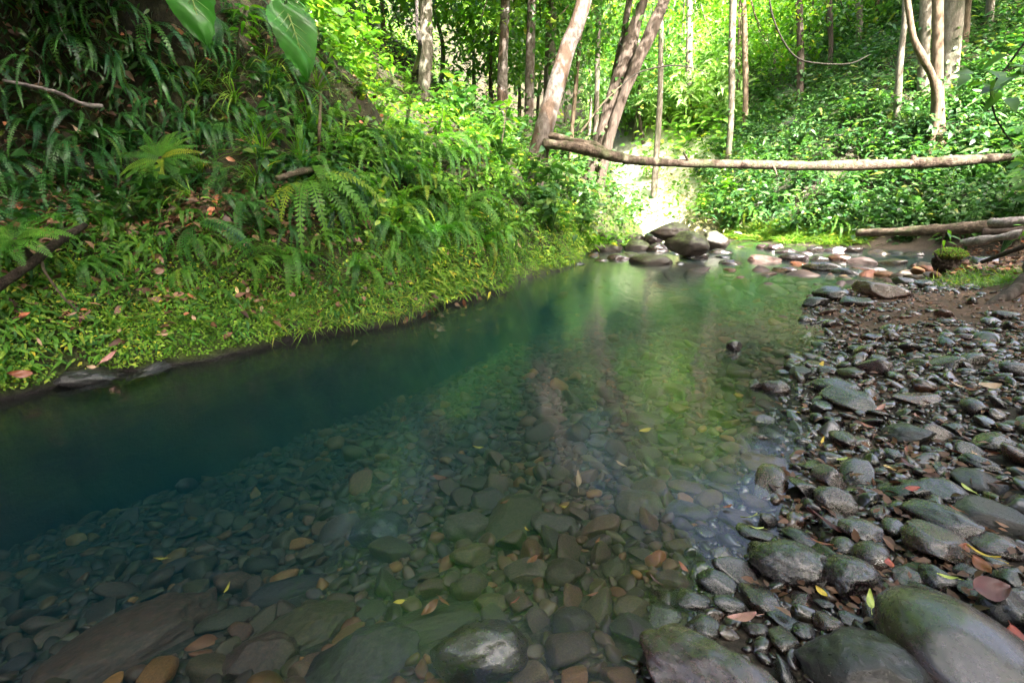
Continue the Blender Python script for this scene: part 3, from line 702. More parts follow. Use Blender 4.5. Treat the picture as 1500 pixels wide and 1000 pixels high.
for i, (x, y, r) in enumerate(fs):
    pal = wet if dr_[i] < -0.06 else (far_c if y > 4.2 + R.normal() * .6 else dry)
    c = pal[R.integers(0, len(pal))]; w_ = '_wet' if dr_[i] < -.1 else ''
    fl = R.uniform(.3, .75); el = R.uniform(.7, 1.35); th = R.uniform(0, 6.28)
    zc = hz_[i] + r * fl * R.uniform(.15, .55) + (.05 if y > 8 and r > .08 else 0)
    if i in single:
        me = stone_mesh('stone_' + c + w_, 900 + int(R.integers(0, 14)), 3, cuts=int(R.integers(3, 10)), cutd=(.35, .8))
        o = link('river_stone', me, None, (x, y, zc)); o.scale = (r * el, r / el, r * fl)
        o.rotation_euler = (R.normal() * .3, R.normal() * .3, th)
        tag(o, None, 'stone', 'river stones on the gravel bar and bed')
        want_label(o, ('%s stone under water' if dr_[i] < -0.12 else '%s stone') % SKIND[c], (x, y, zc), 'stone')
    else:
        px = size[i]
        s = 3 if px > 14 else (2 if px > 5 else 1)
        v, f = SHP[s][R.integers(0, 14)]
        a, b = R.normal(size=2) * .32
        w = v * np.array([r * el, r / el, r * fl])
        ca, sa, cb, sb, ct, st = math.cos(a), math.sin(a), math.cos(b), math.sin(b), math.cos(th), math.sin(th)
        m3 = np.array([[ct, -st, 0], [st, ct, 0], [0, 0, 1]]) @ np.array([[1, 0, 0], [0, ca, -sa], [0, sa, ca]]) @ np.array([[cb, 0, sb], [0, 1, 0], [-sb, 0, cb]])
        groups.setdefault(c + w_, []).append((w @ m3.T + (x, y, zc), f, R.random()))
pv, pf, pr, pm = [], [], [], []; nn = 0; mats = []
for c, L in groups.items():
    mats.append(M['pebble_' + c])
    for v, f, r in L:
        pv.append(v); pf.append(f + nn); pr.append(np.full(len(v), r)); pm.append(np.full(len(f), len(mats) - 1)); nn += len(v)
peb = link('pebbles', make_mesh('pebbles', np.concatenate(pv), [np.concatenate(pf)], mats, rnd=np.concatenate(pr), pmat=np.concatenate(pm)))
tag(peb, 'loose dark wet pebbles covering the gravel bar and stream bed', None, None, 'stuff')

# ------------------------------------------------------------------ leaves, fronds and plants
def leaf_tpl(w=0.4, fold=0.12, droop=0.25, tipx=0.62):
    """leaf along +Y, length 1, upper side +Z"""
    ys = [0.0, 0.30, tipx, 1.0]; ws = [0.0, w * 0.5, w * 0.42, 0.0]
    z = lambda y: -droop * y * y
    v = [(0, 0, 0)]
    for y, ww in zip(ys[1:3], ws[1:3]):
        v += [(-ww, y, z(y) + fold * ww * 2), (0, y, z(y)), (ww, y, z(y) + fold * ww * 2)]
    v.append((0, 1.0, z(1.0)))
    return np.array(v), [np.array([(0, 2, 1), (0, 3, 2), (4, 5, 7), (5, 6, 7)]), np.array([(1, 2, 5, 4), (2, 3, 6, 5)])]
LEAVES = {'oval': [leaf_tpl(.5, .1, d) for d in (.1, .3, .5)], 'narrow': [leaf_tpl(.24, .1, d) for d in (.15, .4, .7)], 'wide': [leaf_tpl(.8, .14, d, .55) for d in (.1, .3, .45)], 'blade': [leaf_tpl(.07, .3, d) for d in (.3, .8, 1.2)]}
def frames(dirs, ups):
    y = dirs / (np.linalg.norm(dirs, axis=1)[:, None] + 1e-9)
    x = np.cross(y, ups); x /= np.linalg.norm(x, axis=1)[:, None] + 1e-9
    z = np.cross(x, y)
    return np.stack([x, y, z], -1)      # columns
def scatter_leaves(kind, pos, dirs, ups, scale, rnd):
    """returns verts, polys, rnd for many leaves at once"""
    F = frames(np.asarray(dirs, float), np.asarray(ups, float))
    tp = LEAVES[kind]; pick = R.integers(0, len(tp), len(pos))
    V, P3, P4, RR = [], [], [], []; n = 0
    for i, (tv, polys) in enumerate(tp):
        m = pick == i
        if not m.any(): continue
        v = np.einsum('nij,kj->nki', F[m], tv) * np.asarray(scale)[m][:, None, None] + np.asarray(pos)[m][:, None, :]
        c, kk = v.shape[:2]
        off = (np.arange(c) * kk + n)[:, None, None]
        P3.append((polys[0][None] + off).reshape(-1, 3)); P4.append((polys[1][None] + off).reshape(-1, 4))
        V.append(v.reshape(-1, 3)); RR.append(np.repeat(np.asarray(rnd)[m], kk)); n += c * kk
    return np.concatenate(V), [np.concatenate(P3), np.concatenate(P4)], np.concatenate(RR)
def unit(v): return v / (np.linalg.norm(v, axis=-1, keepdims=True) + 1e-9)

def frond(L, w, az, el, droop, n=16, taper=0.8, gap=0.72, base=(0, 0, 0), sweep=0.25):
    """a fern frond: rachis plus pinnae, rising at el then bending down"""
    t = np.linspace(0, 1, n + 1)
    ang = el - droop * t
    st = np.c_[np.cos(ang), np.sin(ang)] * (L / n)
    c = np.vstack([[0, 0], np.cumsum(st[:-1], 0)])
    out = np.array([math.sin(az), math.cos(az), 0]); side = np.array([math.cos(az), -math.sin(az), 0]); up = np.array([0, 0, 1.0])
    P = np.asarray(base) + c[:, :1] * out + c[:, 1:] * up
    T = np.cos(ang)[:, None] * out + np.sin(ang)[:, None] * up
    V, Q = [], []
    for i in range(1, n):
        f = i / n
        wl = w * min(1.0, (f / 0.18) ** 0.6) * (1 - max(0, (f - 0.35) / 0.65) ** 1.6 * taper)
        hw = L / n * gap * 0.5
        for sgn in (-1, 1):
            d = side * sgn + T[i] * sweep - up * 0.15 * R.random()
            b = P[i]
            k0 = len(V)
            V += [b - T[i] * hw * 0.7, b + d * wl * 0.45 - T[i] * hw, b + d * wl, b + d * wl * 0.45 + T[i] * hw]
            Q.append((k0, k0 + 1, k0 + 2, k0 + 3) if sgn > 0 else (k0 + 3, k0 + 2, k0 + 1, k0))
    k0 = len(V); rw = L * 0.006
    for i in range(n + 1):
        V += [P[i] - side * rw, P[i] + side * rw]
    for i in range(n):
        Q.append((k0 + 2 * i, k0 + 2 * i + 1, k0 + 2 * i + 3, k0 + 2 * i + 2))
    return np.array(V), [np.array(Q)]

def fern_plant(nf, L, w, el, droop, n=16, half=False):
    mb = MB()
    for i in range(nf):
        az = (R.uniform(-1.35, 1.35) if half else 2 * math.pi * (i + R.uniform(-.3, .3)) / nf)
        l = L * R.uniform(.7, 1.1)
        v, p = frond(l, w * R.uniform(.85, 1.15), az, el + R.normal() * .15, droop * R.uniform(.75, 1.25), n)
        mb.add(v, p, R.random() * .6 + .1)
    return mb
def bush_plant(kind, nl, rad_, h, lsize, stems=5):
    """a leafy plant: stems that carry spread leaves"""
    mb = MB()
    pos, dr, up = [], [], []
    per = max(1, nl // stems)
    for s in range(stems):
        a = R.uniform(0, 6.28); lean = R.uniform(.1, 1.0) * rad_
        tip = np.array([math.cos(a) * lean, math.sin(a) * lean, h * R.uniform(.6, 1.0)])
        midp = tip * .5 + np.array([0, 0, h * .12])
        v, p = tube([np.zeros(3), midp, tip], [.006 + h * .004, .004, .002], n=7, seg=4, caps=False); mb.add(v, p, .02)
        for j in range(per):
            f = R.uniform(.25, 1.0)
            b = (1 - f) ** 2 * 0 + 2 * f * (1 - f) * midp + f * f * tip
            aa = R.uniform(0, 6.28)
            d = np.array([math.cos(aa), math.sin(aa), R.uniform(-.35, .45)])
            pos.append(b + d * .03); dr.append(d); up.append(np.array([0, 0, 1.0]) + R.normal(size=3) * .25)
    v, p, r = scatter_leaves(kind, np.array(pos), np.array(dr), np.array(up), lsize * R.uniform(.6, 1.15, len(pos)), R.random(len(pos)))
    mb.add(v, p, r)
    return mb
def blade_plant(nb, L, w, half=False, droop=(0.9, 2.2)):
    mb = MB()
    for i in range(nb):
        az = R.uniform(-1.3, 1.3) if half else R.uniform(0, 6.28)
        l = L * R.uniform(.5, 1.1); el = R.uniform(.3, 1.3); dp = R.uniform(*droop); n = 6
        t = np.linspace(0, 1, n + 1); ang = el - dp * t
        c = np.vstack([[0, 0], np.cumsum(np.c_[np.cos(ang), np.sin(ang)][:-1] * l / n, 0)])
        out = np.array([math.sin(az), math.cos(az), 0]); side = np.array([math.cos(az), -math.sin(az), 0])
        P = c[:, :1] * out + c[:, 1:] * np.array([0, 0, 1.0]) + R.normal(size=3) * .02 * L
        ww = w * np.array([.6, 1, 1, .9, .75, .45, .03])[:, None]
        V = np.stack([P - side * ww, P + side * ww], 1).reshape(-1, 3)
        q = np.array([(2 * j, 2 * j + 1, 2 * j + 3, 2 * j + 2) for j in range(n)])
        mb.add(V, [q], R.random())
    return mb

# random points on the bank and hillside, by region of the view
def tri_sampler(G, keep=None):
    q = grid_quads(G.shape[0], G.shape[1]); v = G.reshape(-1, 3)
    a, b, c, d = (v[q[:, i]] for i in range(4))
    nrm = np.cross(c - a, d - b); area = np.linalg.norm(nrm, axis=1) / 2
    nrm = unit(nrm)
    cen = (a + b + c + d) / 4
    return a, b, c, d, nrm, area, cen
BS = list(tri_sampler(BANK)); 
if np.median(BS[4][:, 2]) < 0: BS[4] = -BS[4]
GS = list(tri_sampler(GV))
if np.median(GS[4][:, 2]) < 0: GS[4] = -GS[4]
def sample(S, n, weight):
    """weight(u, v, depth, centre) -> relative number per unit of picture area"""
    a, b, c, d, nrm, area, cen = S
    u, v, z = project(cen)
    w = weight(u, v, z, cen) * area / np.maximum(z, .8) ** 2 * (z > .3)
    w = np.maximum(w, 0); w = w / w.sum()
    i = R.choice(len(w), n, p=w)
    s, t = R.random(n)[:, None], R.random(n)[:, None]
    p = a[i] * (1 - s) * (1 - t) + b[i] * s * (1 - t) + c[i] * s * t + d[i] * (1 - s) * t
    return p, nrm[i]
def box(u, v, u0, u1, v0, v1, f=25): return smooth(u0 - f, u0 + f, u) * (1 - smooth(u1 - f, u1 + f, u)) * smooth(v0 - f, v0 + f, v) * (1 - smooth(v1 - f, v1 + f, v))

def leaf_carpet(name, S, n, weight, kind, size, mats, label, lift=(0.0, .15), hang=0.0, tilt=.5, clump=0.0, uplean=.5):
    p, nr = sample(S, n, weight)
    if clump:
        keep = fbm(p * clump, 77, 3) > R.uniform(-.6, .5, len(p)); p, nr = p[keep], nr[keep]
    n = len(p)
    h = nr.copy(); h[:, 2] = 0
    aa = R.uniform(0, 6.28, n)
    d = unit(np.c_[np.cos(aa), np.sin(aa), R.uniform(-.6, .4, n)] + nr * .5 + np.array([0, 0, -hang]))
    up = unit(nr * (1 - uplean) + np.array([0, 0, uplean]) + R.normal(size=(n, 3)) * tilt * .5)
    _, _, dep = project(p)
    s = R.uniform(*size, n)
    v, q, r = scatter_leaves(kind, p + nr * R.uniform(*lift, n)[:, None], d, up, s, np.clip(R.random(n) * .7 + .1 + .3 * fbm(p * 1.3, 5, 2), 0, .92))
    o = link(name, make_mesh(name, v, q, mats, rnd=r))
    return tag(o, label, None, None, 'stuff')

def blocked(p, spots, r):
    return False
# --- plants as individual objects
def variants(fn, n): return [fn() for _ in range(n)]
def meshes(mbs, name, mat): return [mb.mesh(name, [M[mat]]) for mb in mbs]
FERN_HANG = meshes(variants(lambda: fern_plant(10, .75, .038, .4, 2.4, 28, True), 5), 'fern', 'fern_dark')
FERN_BRIGHT = meshes(variants(lambda: fern_plant(12, .8, .05, .8, 2.5, 24, True), 5), 'fern', 'fern')
FERN_ROUND = meshes(variants(lambda: fern_plant(12, .5, .09, .75, 1.3, 20), 4), 'fern', 'fern')
BUSH_B = meshes(variants(lambda: bush_plant('oval', 70, .35, .45, .12, 8), 6), 'bush', 'leaf_bright')
BUSH_M = meshes(variants(lambda: bush_plant('oval', 80, .4, .5, .13, 9), 6), 'bush', 'leaf_mid')
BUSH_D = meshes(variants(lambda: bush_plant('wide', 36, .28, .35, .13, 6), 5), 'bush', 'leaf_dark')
BUSH_W = meshes(variants(lambda: bush_plant('wide', 90, .45, .5, .11, 9), 5), 'bush', 'leaf_slope')
BUSH_S = meshes(variants(lambda: bush_plant('oval', 120, .42, .5, .10, 10), 6), 'bush', 'leaf_slope')
GRASS_H = meshes(variants(lambda: blade_plant(26, .7, .006, True), 5), 'hanging_grass', 'grass')
STRAP = meshes(variants(lambda: blade_plant(16, .8, .018), 4), 'strap_leaf_plant', 'leaf_mid')

NPL = {}
def plant(name, cat, desc, group, me, p, az, sc, tiltv=None, lab=None, kind='plant'):
    o = link(name, me, None, tuple(p)); o.scale = (sc,) * 3
    o.rotation_euler = (R.normal() * .2, R.normal() * .2, az + R.normal() * .25)
    tag(o, lab, cat, group)
    if lab is None: want_label(o, desc, np.asarray(p) + np.array([0, 0, .2 * sc]), kind)
    return o
def spread(S, n, weight, mindist_px, vmin=-30):
    """well separated spots in view"""
    p, nr = sample(S, n * 14, weight)
    u, v, z = project(p)
    ok = (u > -20) & (u < 1520) & (v > vmin) & (v < 1000) & (nr @ CF < 0.35)
    p, nr, u, v = p[ok], nr[ok], u[ok], v[ok]
    out = []
    for i in range(len(p)):
        if all((u[i] - u[j]) ** 2 + (v[i] - v[j]) ** 2 > mindist_px ** 2 for j in out): out.append(i)
        if len(out) >= n: break
    return p[out], nr[out]
def face(nr): return math.atan2(-nr[0], nr[1])

TOPZ = lambda c: smooth(.15, .35, c[:, 2])
# landmarks for plants
tb = at_y(790, 232, 11.0)
mark('the leaning mottled trunk', tb, 'plant', 'tree'); mark('the middle of the long fallen log', at_y(1150, 240, 12.6), 'plant', 'tree')
mark('the far end of the fallen log', at_y(1440, 233, 14), 'plant', 'tree'); mark('the buttressed tree foot', at_y(1370, 200, 15), 'plant', 'tree')
mark('the pile of boulders', at_z(980, 350, 0), 'plant', 'tree', 'leaf'); mark('the mossy stump', at_z(1383, 395, .2), 'plant', 'leaf')
mark('the rosette fern', at_y(235, 225, 4.2), 'plant', 'leaf'); mark('the giant heart-shaped leaf', at_y(428, 50, 4.9), 'plant')
mark('the bare hanging stem', at_y(470, 150, 5.4), 'plant'); mark('the frame-edge fern', at_y(30, 350, 3.6), 'plant', 'leaf')
mark('the pale root branch', at_y(90, 135, 4.3), 'plant'); mark('the forked dark trunk', at_y(900, 160, 13), 'plant', 'tree')
mark('the bright clearing', at_y(1000, 285, 21), 'plant', 'tree'); mark('the thin pale stem on the bank', at_y(610, 60, 6.6), 'plant')
mark('the grey split log', at_y(1440, 350, 9), 'plant', 'leaf'); mark('the mossy ledge by the water', at_z(520, 430, .4), 'plant', 'leaf')
mark('the dark drooping vine', at_y(1180, 80, 11), 'plant', 'tree'); mark('the bank bend', at_z(720, 400, .3), 'plant', 'leaf')
mark('the tall pale pole trunk', at_y(1070, 120, 19), 'plant', 'tree'); mark('the thick greenish trunk', at_y(1393, 60, 17), 'plant', 'tree')

FW = lambda u, v, z, c: TOPZ(c)
# hanging dark ferns on the shaded wall
p, nr = spread(BS, 92, lambda u, v, z, c: box(u, v, 0, 560, -10, 330) * TOPZ(c), 22)
for a, b in zip(p, nr):
    plant('fern', 'fern', 'dark hanging sword fern', 'hanging ferns on the shaded bank', FERN_HANG[R.integers(0, 5)], a, face(b), R.uniform(.6, 1.05))
p, nr = spread(BS, 76, lambda u, v, z, c: (box(u, v, 430, 740, 0, 380) + box(u, v, 500, 700, 200, 350)) * TOPZ(c), 19)
for a, b in zip(p, nr):
    plant('fern', 'fern', 'bright drooping fern', 'bright ferns on the sunny part of the bank', FERN_BRIGHT[R.integers(0, 5)], a, face(b), R.uniform(.7, 1.35))
p, nr = spread(BS, 30, lambda u, v, z, c: box(u, v, -10, 760, 290, 455) * TOPZ(c), 38)
for a, b in zip(p, nr):
    plant('fern', 'fern', 'low spreading fern', 'low ferns on the bank', FERN_ROUND[R.integers(0, 4)], a, R.uniform(0, 6), R.uniform(.2, .5))
p, nr = spread(GS, 40, lambda u, v, z, c: box(u, v, 1070, 1500, 130, 340), 30)
for a, b in zip(p, nr):
    plant('fern', 'fern', 'arching pale green fern', 'ferns on the far slope', FERN_BRIGHT[R.integers(0, 5)], a, face(b), R.uniform(1.1, 1.8))
p, nr = spread(BS, 45, lambda u, v, z, c: box(u, v, 150, 850, 330, 470) * smooth(.15, .3, c[:, 2]), 30)
for a, b in zip(p, nr):
    plant('hanging_grass', 'grass tuft', 'short yellow-green grass tuft', 'grass tufts hanging on the bank', GRASS_H[R.integers(0, 5)], a, face(b), R.uniform(.2, .5))
FERN_DEAD = meshes(variants(lambda: fern_plant(6, .6, .022, .2, 2.6, 18, True), 3), 'fern', 'dead_leaf')
p, nr = spread(BS, 8, lambda u, v, z, c: box(u, v, 40, 700, 60, 330) * TOPZ(c), 60)
for a, b in zip(p, nr):
    plant('fern', 'fern', 'withered brown fern', 'withered ferns of the bank', FERN_DEAD[R.integers(0, 3)], a, face(b), R.uniform(.5, .9))
p, nr = spread(BS, 20, lambda u, v, z, c: box(u, v, 380, 740, -20, 300) * TOPZ(c), 30)
for a, b in zip(p, nr):
    plant('fern', 'fern', 'long curtain-like fern', 'long ferns hanging down the bank', FERN_HANG[R.integers(0, 5)], a, face(b), R.uniform(.9, 1.3))
p, nr = spread(BS, 30, lambda u, v, z, c: box(u, v, 60, 620, 300, 410) * TOPZ(c), 26)
for a, b in zip(p, nr):
    plant('fern', 'fern', 'small shaggy fern', 'shaggy ferns above the mossy ledge', FERN_BRIGHT[R.integers(0, 5)], a, face(b) + R.normal() * .5, R.uniform(.3, .6))
# hanging grass
p, nr = spread(BS, 46, lambda u, v, z, c: box(u, v, 280, 700, 0, 330) * TOPZ(c), 26)
for a, b in zip(p, nr):
    plant('hanging_grass', 'grass tuft', 'thin hanging grass tuft', 'grass tufts hanging on the bank', GRASS_H[R.integers(0, 5)], a, face(b), R.uniform(.6, 1.0))
def merged(name, label, protos, mat, P, N, sc):
    vs, qs, rs = [], [], []; n0 = 0
    for a, b in zip(P, N):
        v, q, r = protos[R.integers(0, len(protos))].arrays()
        az = face(b) + R.normal() * .4; t_ = R.normal(size=2) * .2; k_ = R.uniform(*sc)
        m_ = np.array(Matrix.Rotation(az, 3, 'Z') @ Matrix.Rotation(t_[0], 3, 'X') @ Matrix.Rotation(t_[1], 3, 'Y'))
        vs.append(v * k_ @ m_.T + a); qs.append(q[0] + n0); rs.append((r + R.random()) % .95); n0 += len(v)
    o = link(name, make_mesh(name, np.concatenate(vs), [np.concatenate(qs)], [M[mat]], rnd=np.concatenate(rs)))
    return tag(o, label, None, None, 'stuff')
p, nr = spread(BS, 60, lambda u, v, z, c: box(u, v, -200, 620, -420, -10) * (z > .5), 34, vmin=-450)
p2, nr2 = sample(BS, 120, lambda u, v, z, c: box(u, v, 0, 720, -20, 330) * TOPZ(c))
merged('fern_growth', 'small ferns crowding between the larger ones on the bank', variants(lambda: fern_plant(7, .55, .035, .4, 2.4, 18, True), 6), 'fern_dark', np.r_[p, p2], np.r_[nr, nr2], (.4, 1.2))
# leafy bushes of the bank
p, nr = spread(BS, 60, lambda u, v, z, c: box(u, v, 500, 830, 60, 345) * TOPZ(c), 26)
for a, b in zip(p, nr):
    plant('bush', 'bush', 'bright green leafy bush', 'leafy bushes on the near bank', BUSH_B[R.integers(0, 6)], a, R.uniform(0, 6), R.uniform(.6, 1.15))
p, nr = spread(BS, 45, lambda u, v, z, c: box(u, v, 30, 520, 0, 360) * TOPZ(c), 30)
for a, b in zip(p, nr):
    plant('bush', 'bush', 'dark broad-leaved plant', 'leafy bushes on the near bank', BUSH_D[R.integers(0, 5)], a, R.uniform(0, 6), R.uniform(.5, .95))
p, nr = spread(BS, 60, lambda u, v, z, c: box(u, v, 700, 960, 30, 340) * (z > 9) * TOPZ(c), 20)
for a, b in zip(p, nr):
    plant('bush', 'bush', 'mid green forest bush', 'bushes of the forest floor', BUSH_M[R.integers(0, 6)], a, R.uniform(0, 6), R.uniform(1.0, 2.2))
for (u, v, Yd, sc_) in ((768, 250, 10.4, 1.2), (800, 262, 10.5, 1.1), (830, 250, 10.9, 1.3), (862, 268, 11.6, 1.4), (892, 275, 12.4, 1.5), (920, 285, 13.2, 1.3)):
    q = at_y(u, v, Yd); q[2] = ground_z(q[0], q[1])
    plant('bush', 'bush', 'bright green bush at the trunk foot', 'leafy bushes on the near bank', BUSH_B[R.integers(0, 6)], q, R.uniform(0, 6), sc_)
p, nr = spread(GS, 7, lambda u, v, z, c: box(u, v, 930, 1085, 225, 325, 8) * (z > 14), 15)
for a, b in zip(p, nr):
    plant('bush', 'bush', 'sunlit pale bush', 'sunlit bushes of the clearing', BUSH_B[R.integers(0, 6)], a, R.uniform(0, 6), R.uniform(1.0, 2.0))
# far slope
p, nr = spread(GS, 135, lambda u, v, z, c: box(u, v, 1040, 1520, -20, 335) * (c[:, 2] > .2), 21)
for i, (a, b) in enumerate(zip(p, nr)):
    w = R.random() < .5
    plant('bush', 'bush', 'broad-leaved slope bush' if w else 'dense green slope bush', 'bushes on the far slope', (BUSH_W[R.integers(0, 5)] if w else BUSH_S[R.integers(0, 6)]), a, R.uniform(0, 6), R.uniform(1.2, 2.3))
p, nr = spread(GS, 14, lambda u, v, z, c: box(u, v, 1290, 1500, 120, 260), 28)
for a, b in zip(p, nr):
    plant('strap_leaf_plant', 'plant', 'strap-leaved slope plant', 'strap-leaved plants on the far slope', STRAP[R.integers(0, 4)], a, R.uniform(0, 6), R.uniform(.9, 1.5))

# --- stuff: what nobody could count
leaf_carpet('ground_cover', BS, 95000, lambda u, v, z, c: (box(u, v, -80, 900, 330, 620) + .25) * smooth(.02, .1, c[:, 2]) * (1 - smooth(.85, 1.15, c[:, 2])) * (c[:, 1] < 10.5), 'oval', (.012, .04), [M['moss_sprig']], 'low yellow-green moss and seedlings carpeting the bank ledge', (0, .05), .5, .8, 2.2)
leaf_carpet('ground_cover', BS, 13000, lambda u, v, z, c: box(u, v, -80, 900, 300, 600) * smooth(.1, .2, c[:, 2]) * (1 - smooth(1.0, 1.3, c[:, 2])) * (c[:, 1] < 10.5), 'narrow', (.05, .11), [M['fern']], 'small fern sprigs growing through the moss of the bank ledge', (0, .05), .6, .6, 1.3)
leaf_carpet('undergrowth', BS, 24000, lambda u, v, z, c: box(u, v, 480, 960, -60, 340, 50) * TOPZ(c), 'oval', (.05, .12), [M['leaf_bright']], 'bright tangled leaves covering the sunny part of the bank', (0, .28), .3, .8, .9)
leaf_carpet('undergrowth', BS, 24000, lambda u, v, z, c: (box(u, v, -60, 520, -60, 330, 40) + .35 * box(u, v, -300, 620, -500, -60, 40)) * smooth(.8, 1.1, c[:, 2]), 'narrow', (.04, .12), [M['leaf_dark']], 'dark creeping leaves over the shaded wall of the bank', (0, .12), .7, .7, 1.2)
leaf_carpet('undergrowth', BS, 14000, lambda u, v, z, c: (box(u, v, 640, 1000, -80, 330, 30)) * (z > 9) * TOPZ(c), 'oval', (.09, .2), [M['leaf_mid']], 'mid green leaves of the forest floor behind the leaning trunk', (0, .9), .2, .8, .6)
leaf_carpet('undergrowth', GS, 9000, lambda u, v, z, c: box(u, v, 1050, 1600, -100, 345, 18) * smooth(.1, .4, c[:, 2]) * (z < 32), 'narrow', (.14, .36), [M['leaf_mid']], 'pale narrow leaves of the undergrowth scattered over the far slope', (.1, .8), .2, .9, 1.2, .45)
leaf_carpet('undergrowth', GS, 60000, lambda u, v, z, c: box(u, v, 1050, 1600, -100, 345, 18) * smooth(.1, .4, c[:, 2]) * (z < 32), 'wide', (.05, .15), [M['leaf_slope']], 'dark round leaves of the undergrowth in patches on the far slope', (0, .7), .2, .9, .7, .45)
leaf_carpet('undergrowth', GS, 60000, lambda u, v, z, c: box(u, v, 1050, 1600, -100, 345, 18) * smooth(.1, .4, c[:, 2]) * (z < 32), 'oval', (.06, .2), [M['leaf_mid']], 'leaves of the undergrowth covering the far slope', (0, .6), .2, .9, .9, .45)
leaf_carpet('undergrowth', GS, 40000, lambda u, v, z, c: box(u, v, 430, 1090, -120, 232, 20) * smooth(.1, .5, c[:, 2]), 'oval', (.18, .4), [M['leaf_bright']], 'pale leaves of the forest floor beyond the clearing', (0, 1.2), .2, .9, .45)
leaf_carpet('undergrowth', GS, 15000, lambda u, v, z, c: box(u, v, 900, 1085, 60, 190, 12) * (z > 20), 'narrow', (.3, .7), [M['leaf_pale_lit']], 'plumes of cane leaves, coloured paler to look sunlit, on the slope behind the clearing', (.2, 2.2), .5, .9, .8)
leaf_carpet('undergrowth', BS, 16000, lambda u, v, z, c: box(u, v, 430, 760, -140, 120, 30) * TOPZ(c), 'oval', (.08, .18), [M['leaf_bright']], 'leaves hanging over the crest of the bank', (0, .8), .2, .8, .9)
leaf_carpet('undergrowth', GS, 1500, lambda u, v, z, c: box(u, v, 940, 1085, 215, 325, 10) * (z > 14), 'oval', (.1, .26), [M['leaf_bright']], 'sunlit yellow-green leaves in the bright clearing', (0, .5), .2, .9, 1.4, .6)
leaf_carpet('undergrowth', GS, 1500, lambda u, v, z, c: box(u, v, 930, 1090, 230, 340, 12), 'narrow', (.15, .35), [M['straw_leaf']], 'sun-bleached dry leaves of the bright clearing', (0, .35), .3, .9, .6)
leaf_carpet('leaf_litter', GS, 2600, lambda u, v, z, c: box(u, v, 1395, 1560, 352, 405, 8), 'oval', (.05, .12), [M['dead_leaf']], 'brown dead leaves littering the mound behind the dirt path', (.01, .05), .1, .8)
leaf_carpet('leaf_litter', GS, 2600, lambda u, v, z, c: box(u, v, 1210, 1560, 430, 520, 20) + .45 * box(u, v, 1130, 1540, 430, 900), 'oval', (.02, .055), [M['dead_leaf']], 'small dead leaves and bits strewn over the gravel and the dirt path', (.01, .04), .1, .8)
leaf_carpet('leaf_litter', BS, 5000, lambda u, v, z, c: box(u, v, -40, 520, 275, 335, 20) + .25 * box(u, v, -40, 700, 30, 480), 'oval', (.04, .11), [M['dead_leaf']], 'brown dead leaves littering the ledge of the shaded bank', (.0, .05), .2, .9)
leaf_carpet('grass', GS, 1800, lambda u, v, z, c: box(u, v, 1395, 1520, 398, 420, 6) + .5 * box(u, v, 1362, 1400, 405, 420, 6), 'blade', (.06, .16), [M['grass']], 'short bright grass edging the dirt path', (0, .01), -1.2, .5)
leaf_carpet('grass', GS, 4200, lambda u, v, z, c: box(u, v, 1060, 1270, 330, 358, 6) * (c[:, 2] > .03), 'blade', (.15, .35), [M['grass']], 'bright grass along the foot of the far slope', (0, .02), -.8, .6)
leaf_carpet('ground_cover', BS, 16000, lambda u, v, z, c: box(u, v, 600, 930, 300, 430, 15) * smooth(.03, .1, c[:, 2]) * (1 - smooth(1.2, 1.6, c[:, 2])) * (c[:, 1] < 13), 'narrow', (.05, .13), [M['moss_sprig']], 'yellow-green grass and herbs on the foot of the bank bend', (0, .08), .3, .7, .9)
leaf_carpet('undergrowth', GS, 9000, lambda u, v, z, c: box(u, v, 1180, 1580, 285, 345, 8) * (c[:, 2] > .12), 'oval', (.06, .18), [M['leaf_slope']], 'herbs and small leaves along the foot of the slope behind the logs', (0, .25), .1, .8, .6)
leaf_carpet('grass', BS, 5000, lambda u, v, z, c: box(u, v, 380, 900, 360, 510, 10) * smooth(.02, .06, c[:, 2]) * (1 - smooth(.3, .4, c[:, 2])), 'blade', (.05, .14), [M['grass']], 'thin grass overhanging the water edge of the bank', (0, .02), -.1, .5)

# ------------------------------------------------------------------ the two hero ferns and big leaves
def hero_fern(name, label, base, n, L, w, el, droop, mat, half=False, seg=26, az0=0, tip=50):
    root = bpy.data.objects.new(name, None); COL.objects.link(root); root.location = tuple(base)
    tag(root, label, 'fern')
    for i in range(n):
        az = az0 + 2 * math.pi * (i + R.uniform(-.25, .25)) / n
        v, p = frond(L * R.uniform(.75, 1.1), w * R.uniform(.9, 1.1), az, el + R.normal() * .12, droop * R.uniform(.8, 1.2), seg, gap=.8)
        mb = MB(); mb.add(v, p, R.random() * .5 + .25)
        link('frond', mb.mesh('frond', [M[mat]]), root)
    v, p = tube([(0, 0, -.15), (0, 0, .01)], [.03, .022], n=5, seg=8, wob=.3); mb = MB(); mb.add(v, p)
    link('crown_stem', mb.mesh('crown_stem', [M['wood_dark']]), root)
    root.rotation_euler = (rad(tip), 0, 0)
hero_fern('fern', 'large bright rosette fern spreading level on the shaded bank', on_bank(235, 232, .42), 26, .42, .045, .35, .9, 'fern', tip=48)
hero_fern('fern', 'big feathery blue-green fern at the frame edge above the moss', on_bank(22, 352, .3), 16, .4, .06, .5, 1.5, 'fern', tip=30)

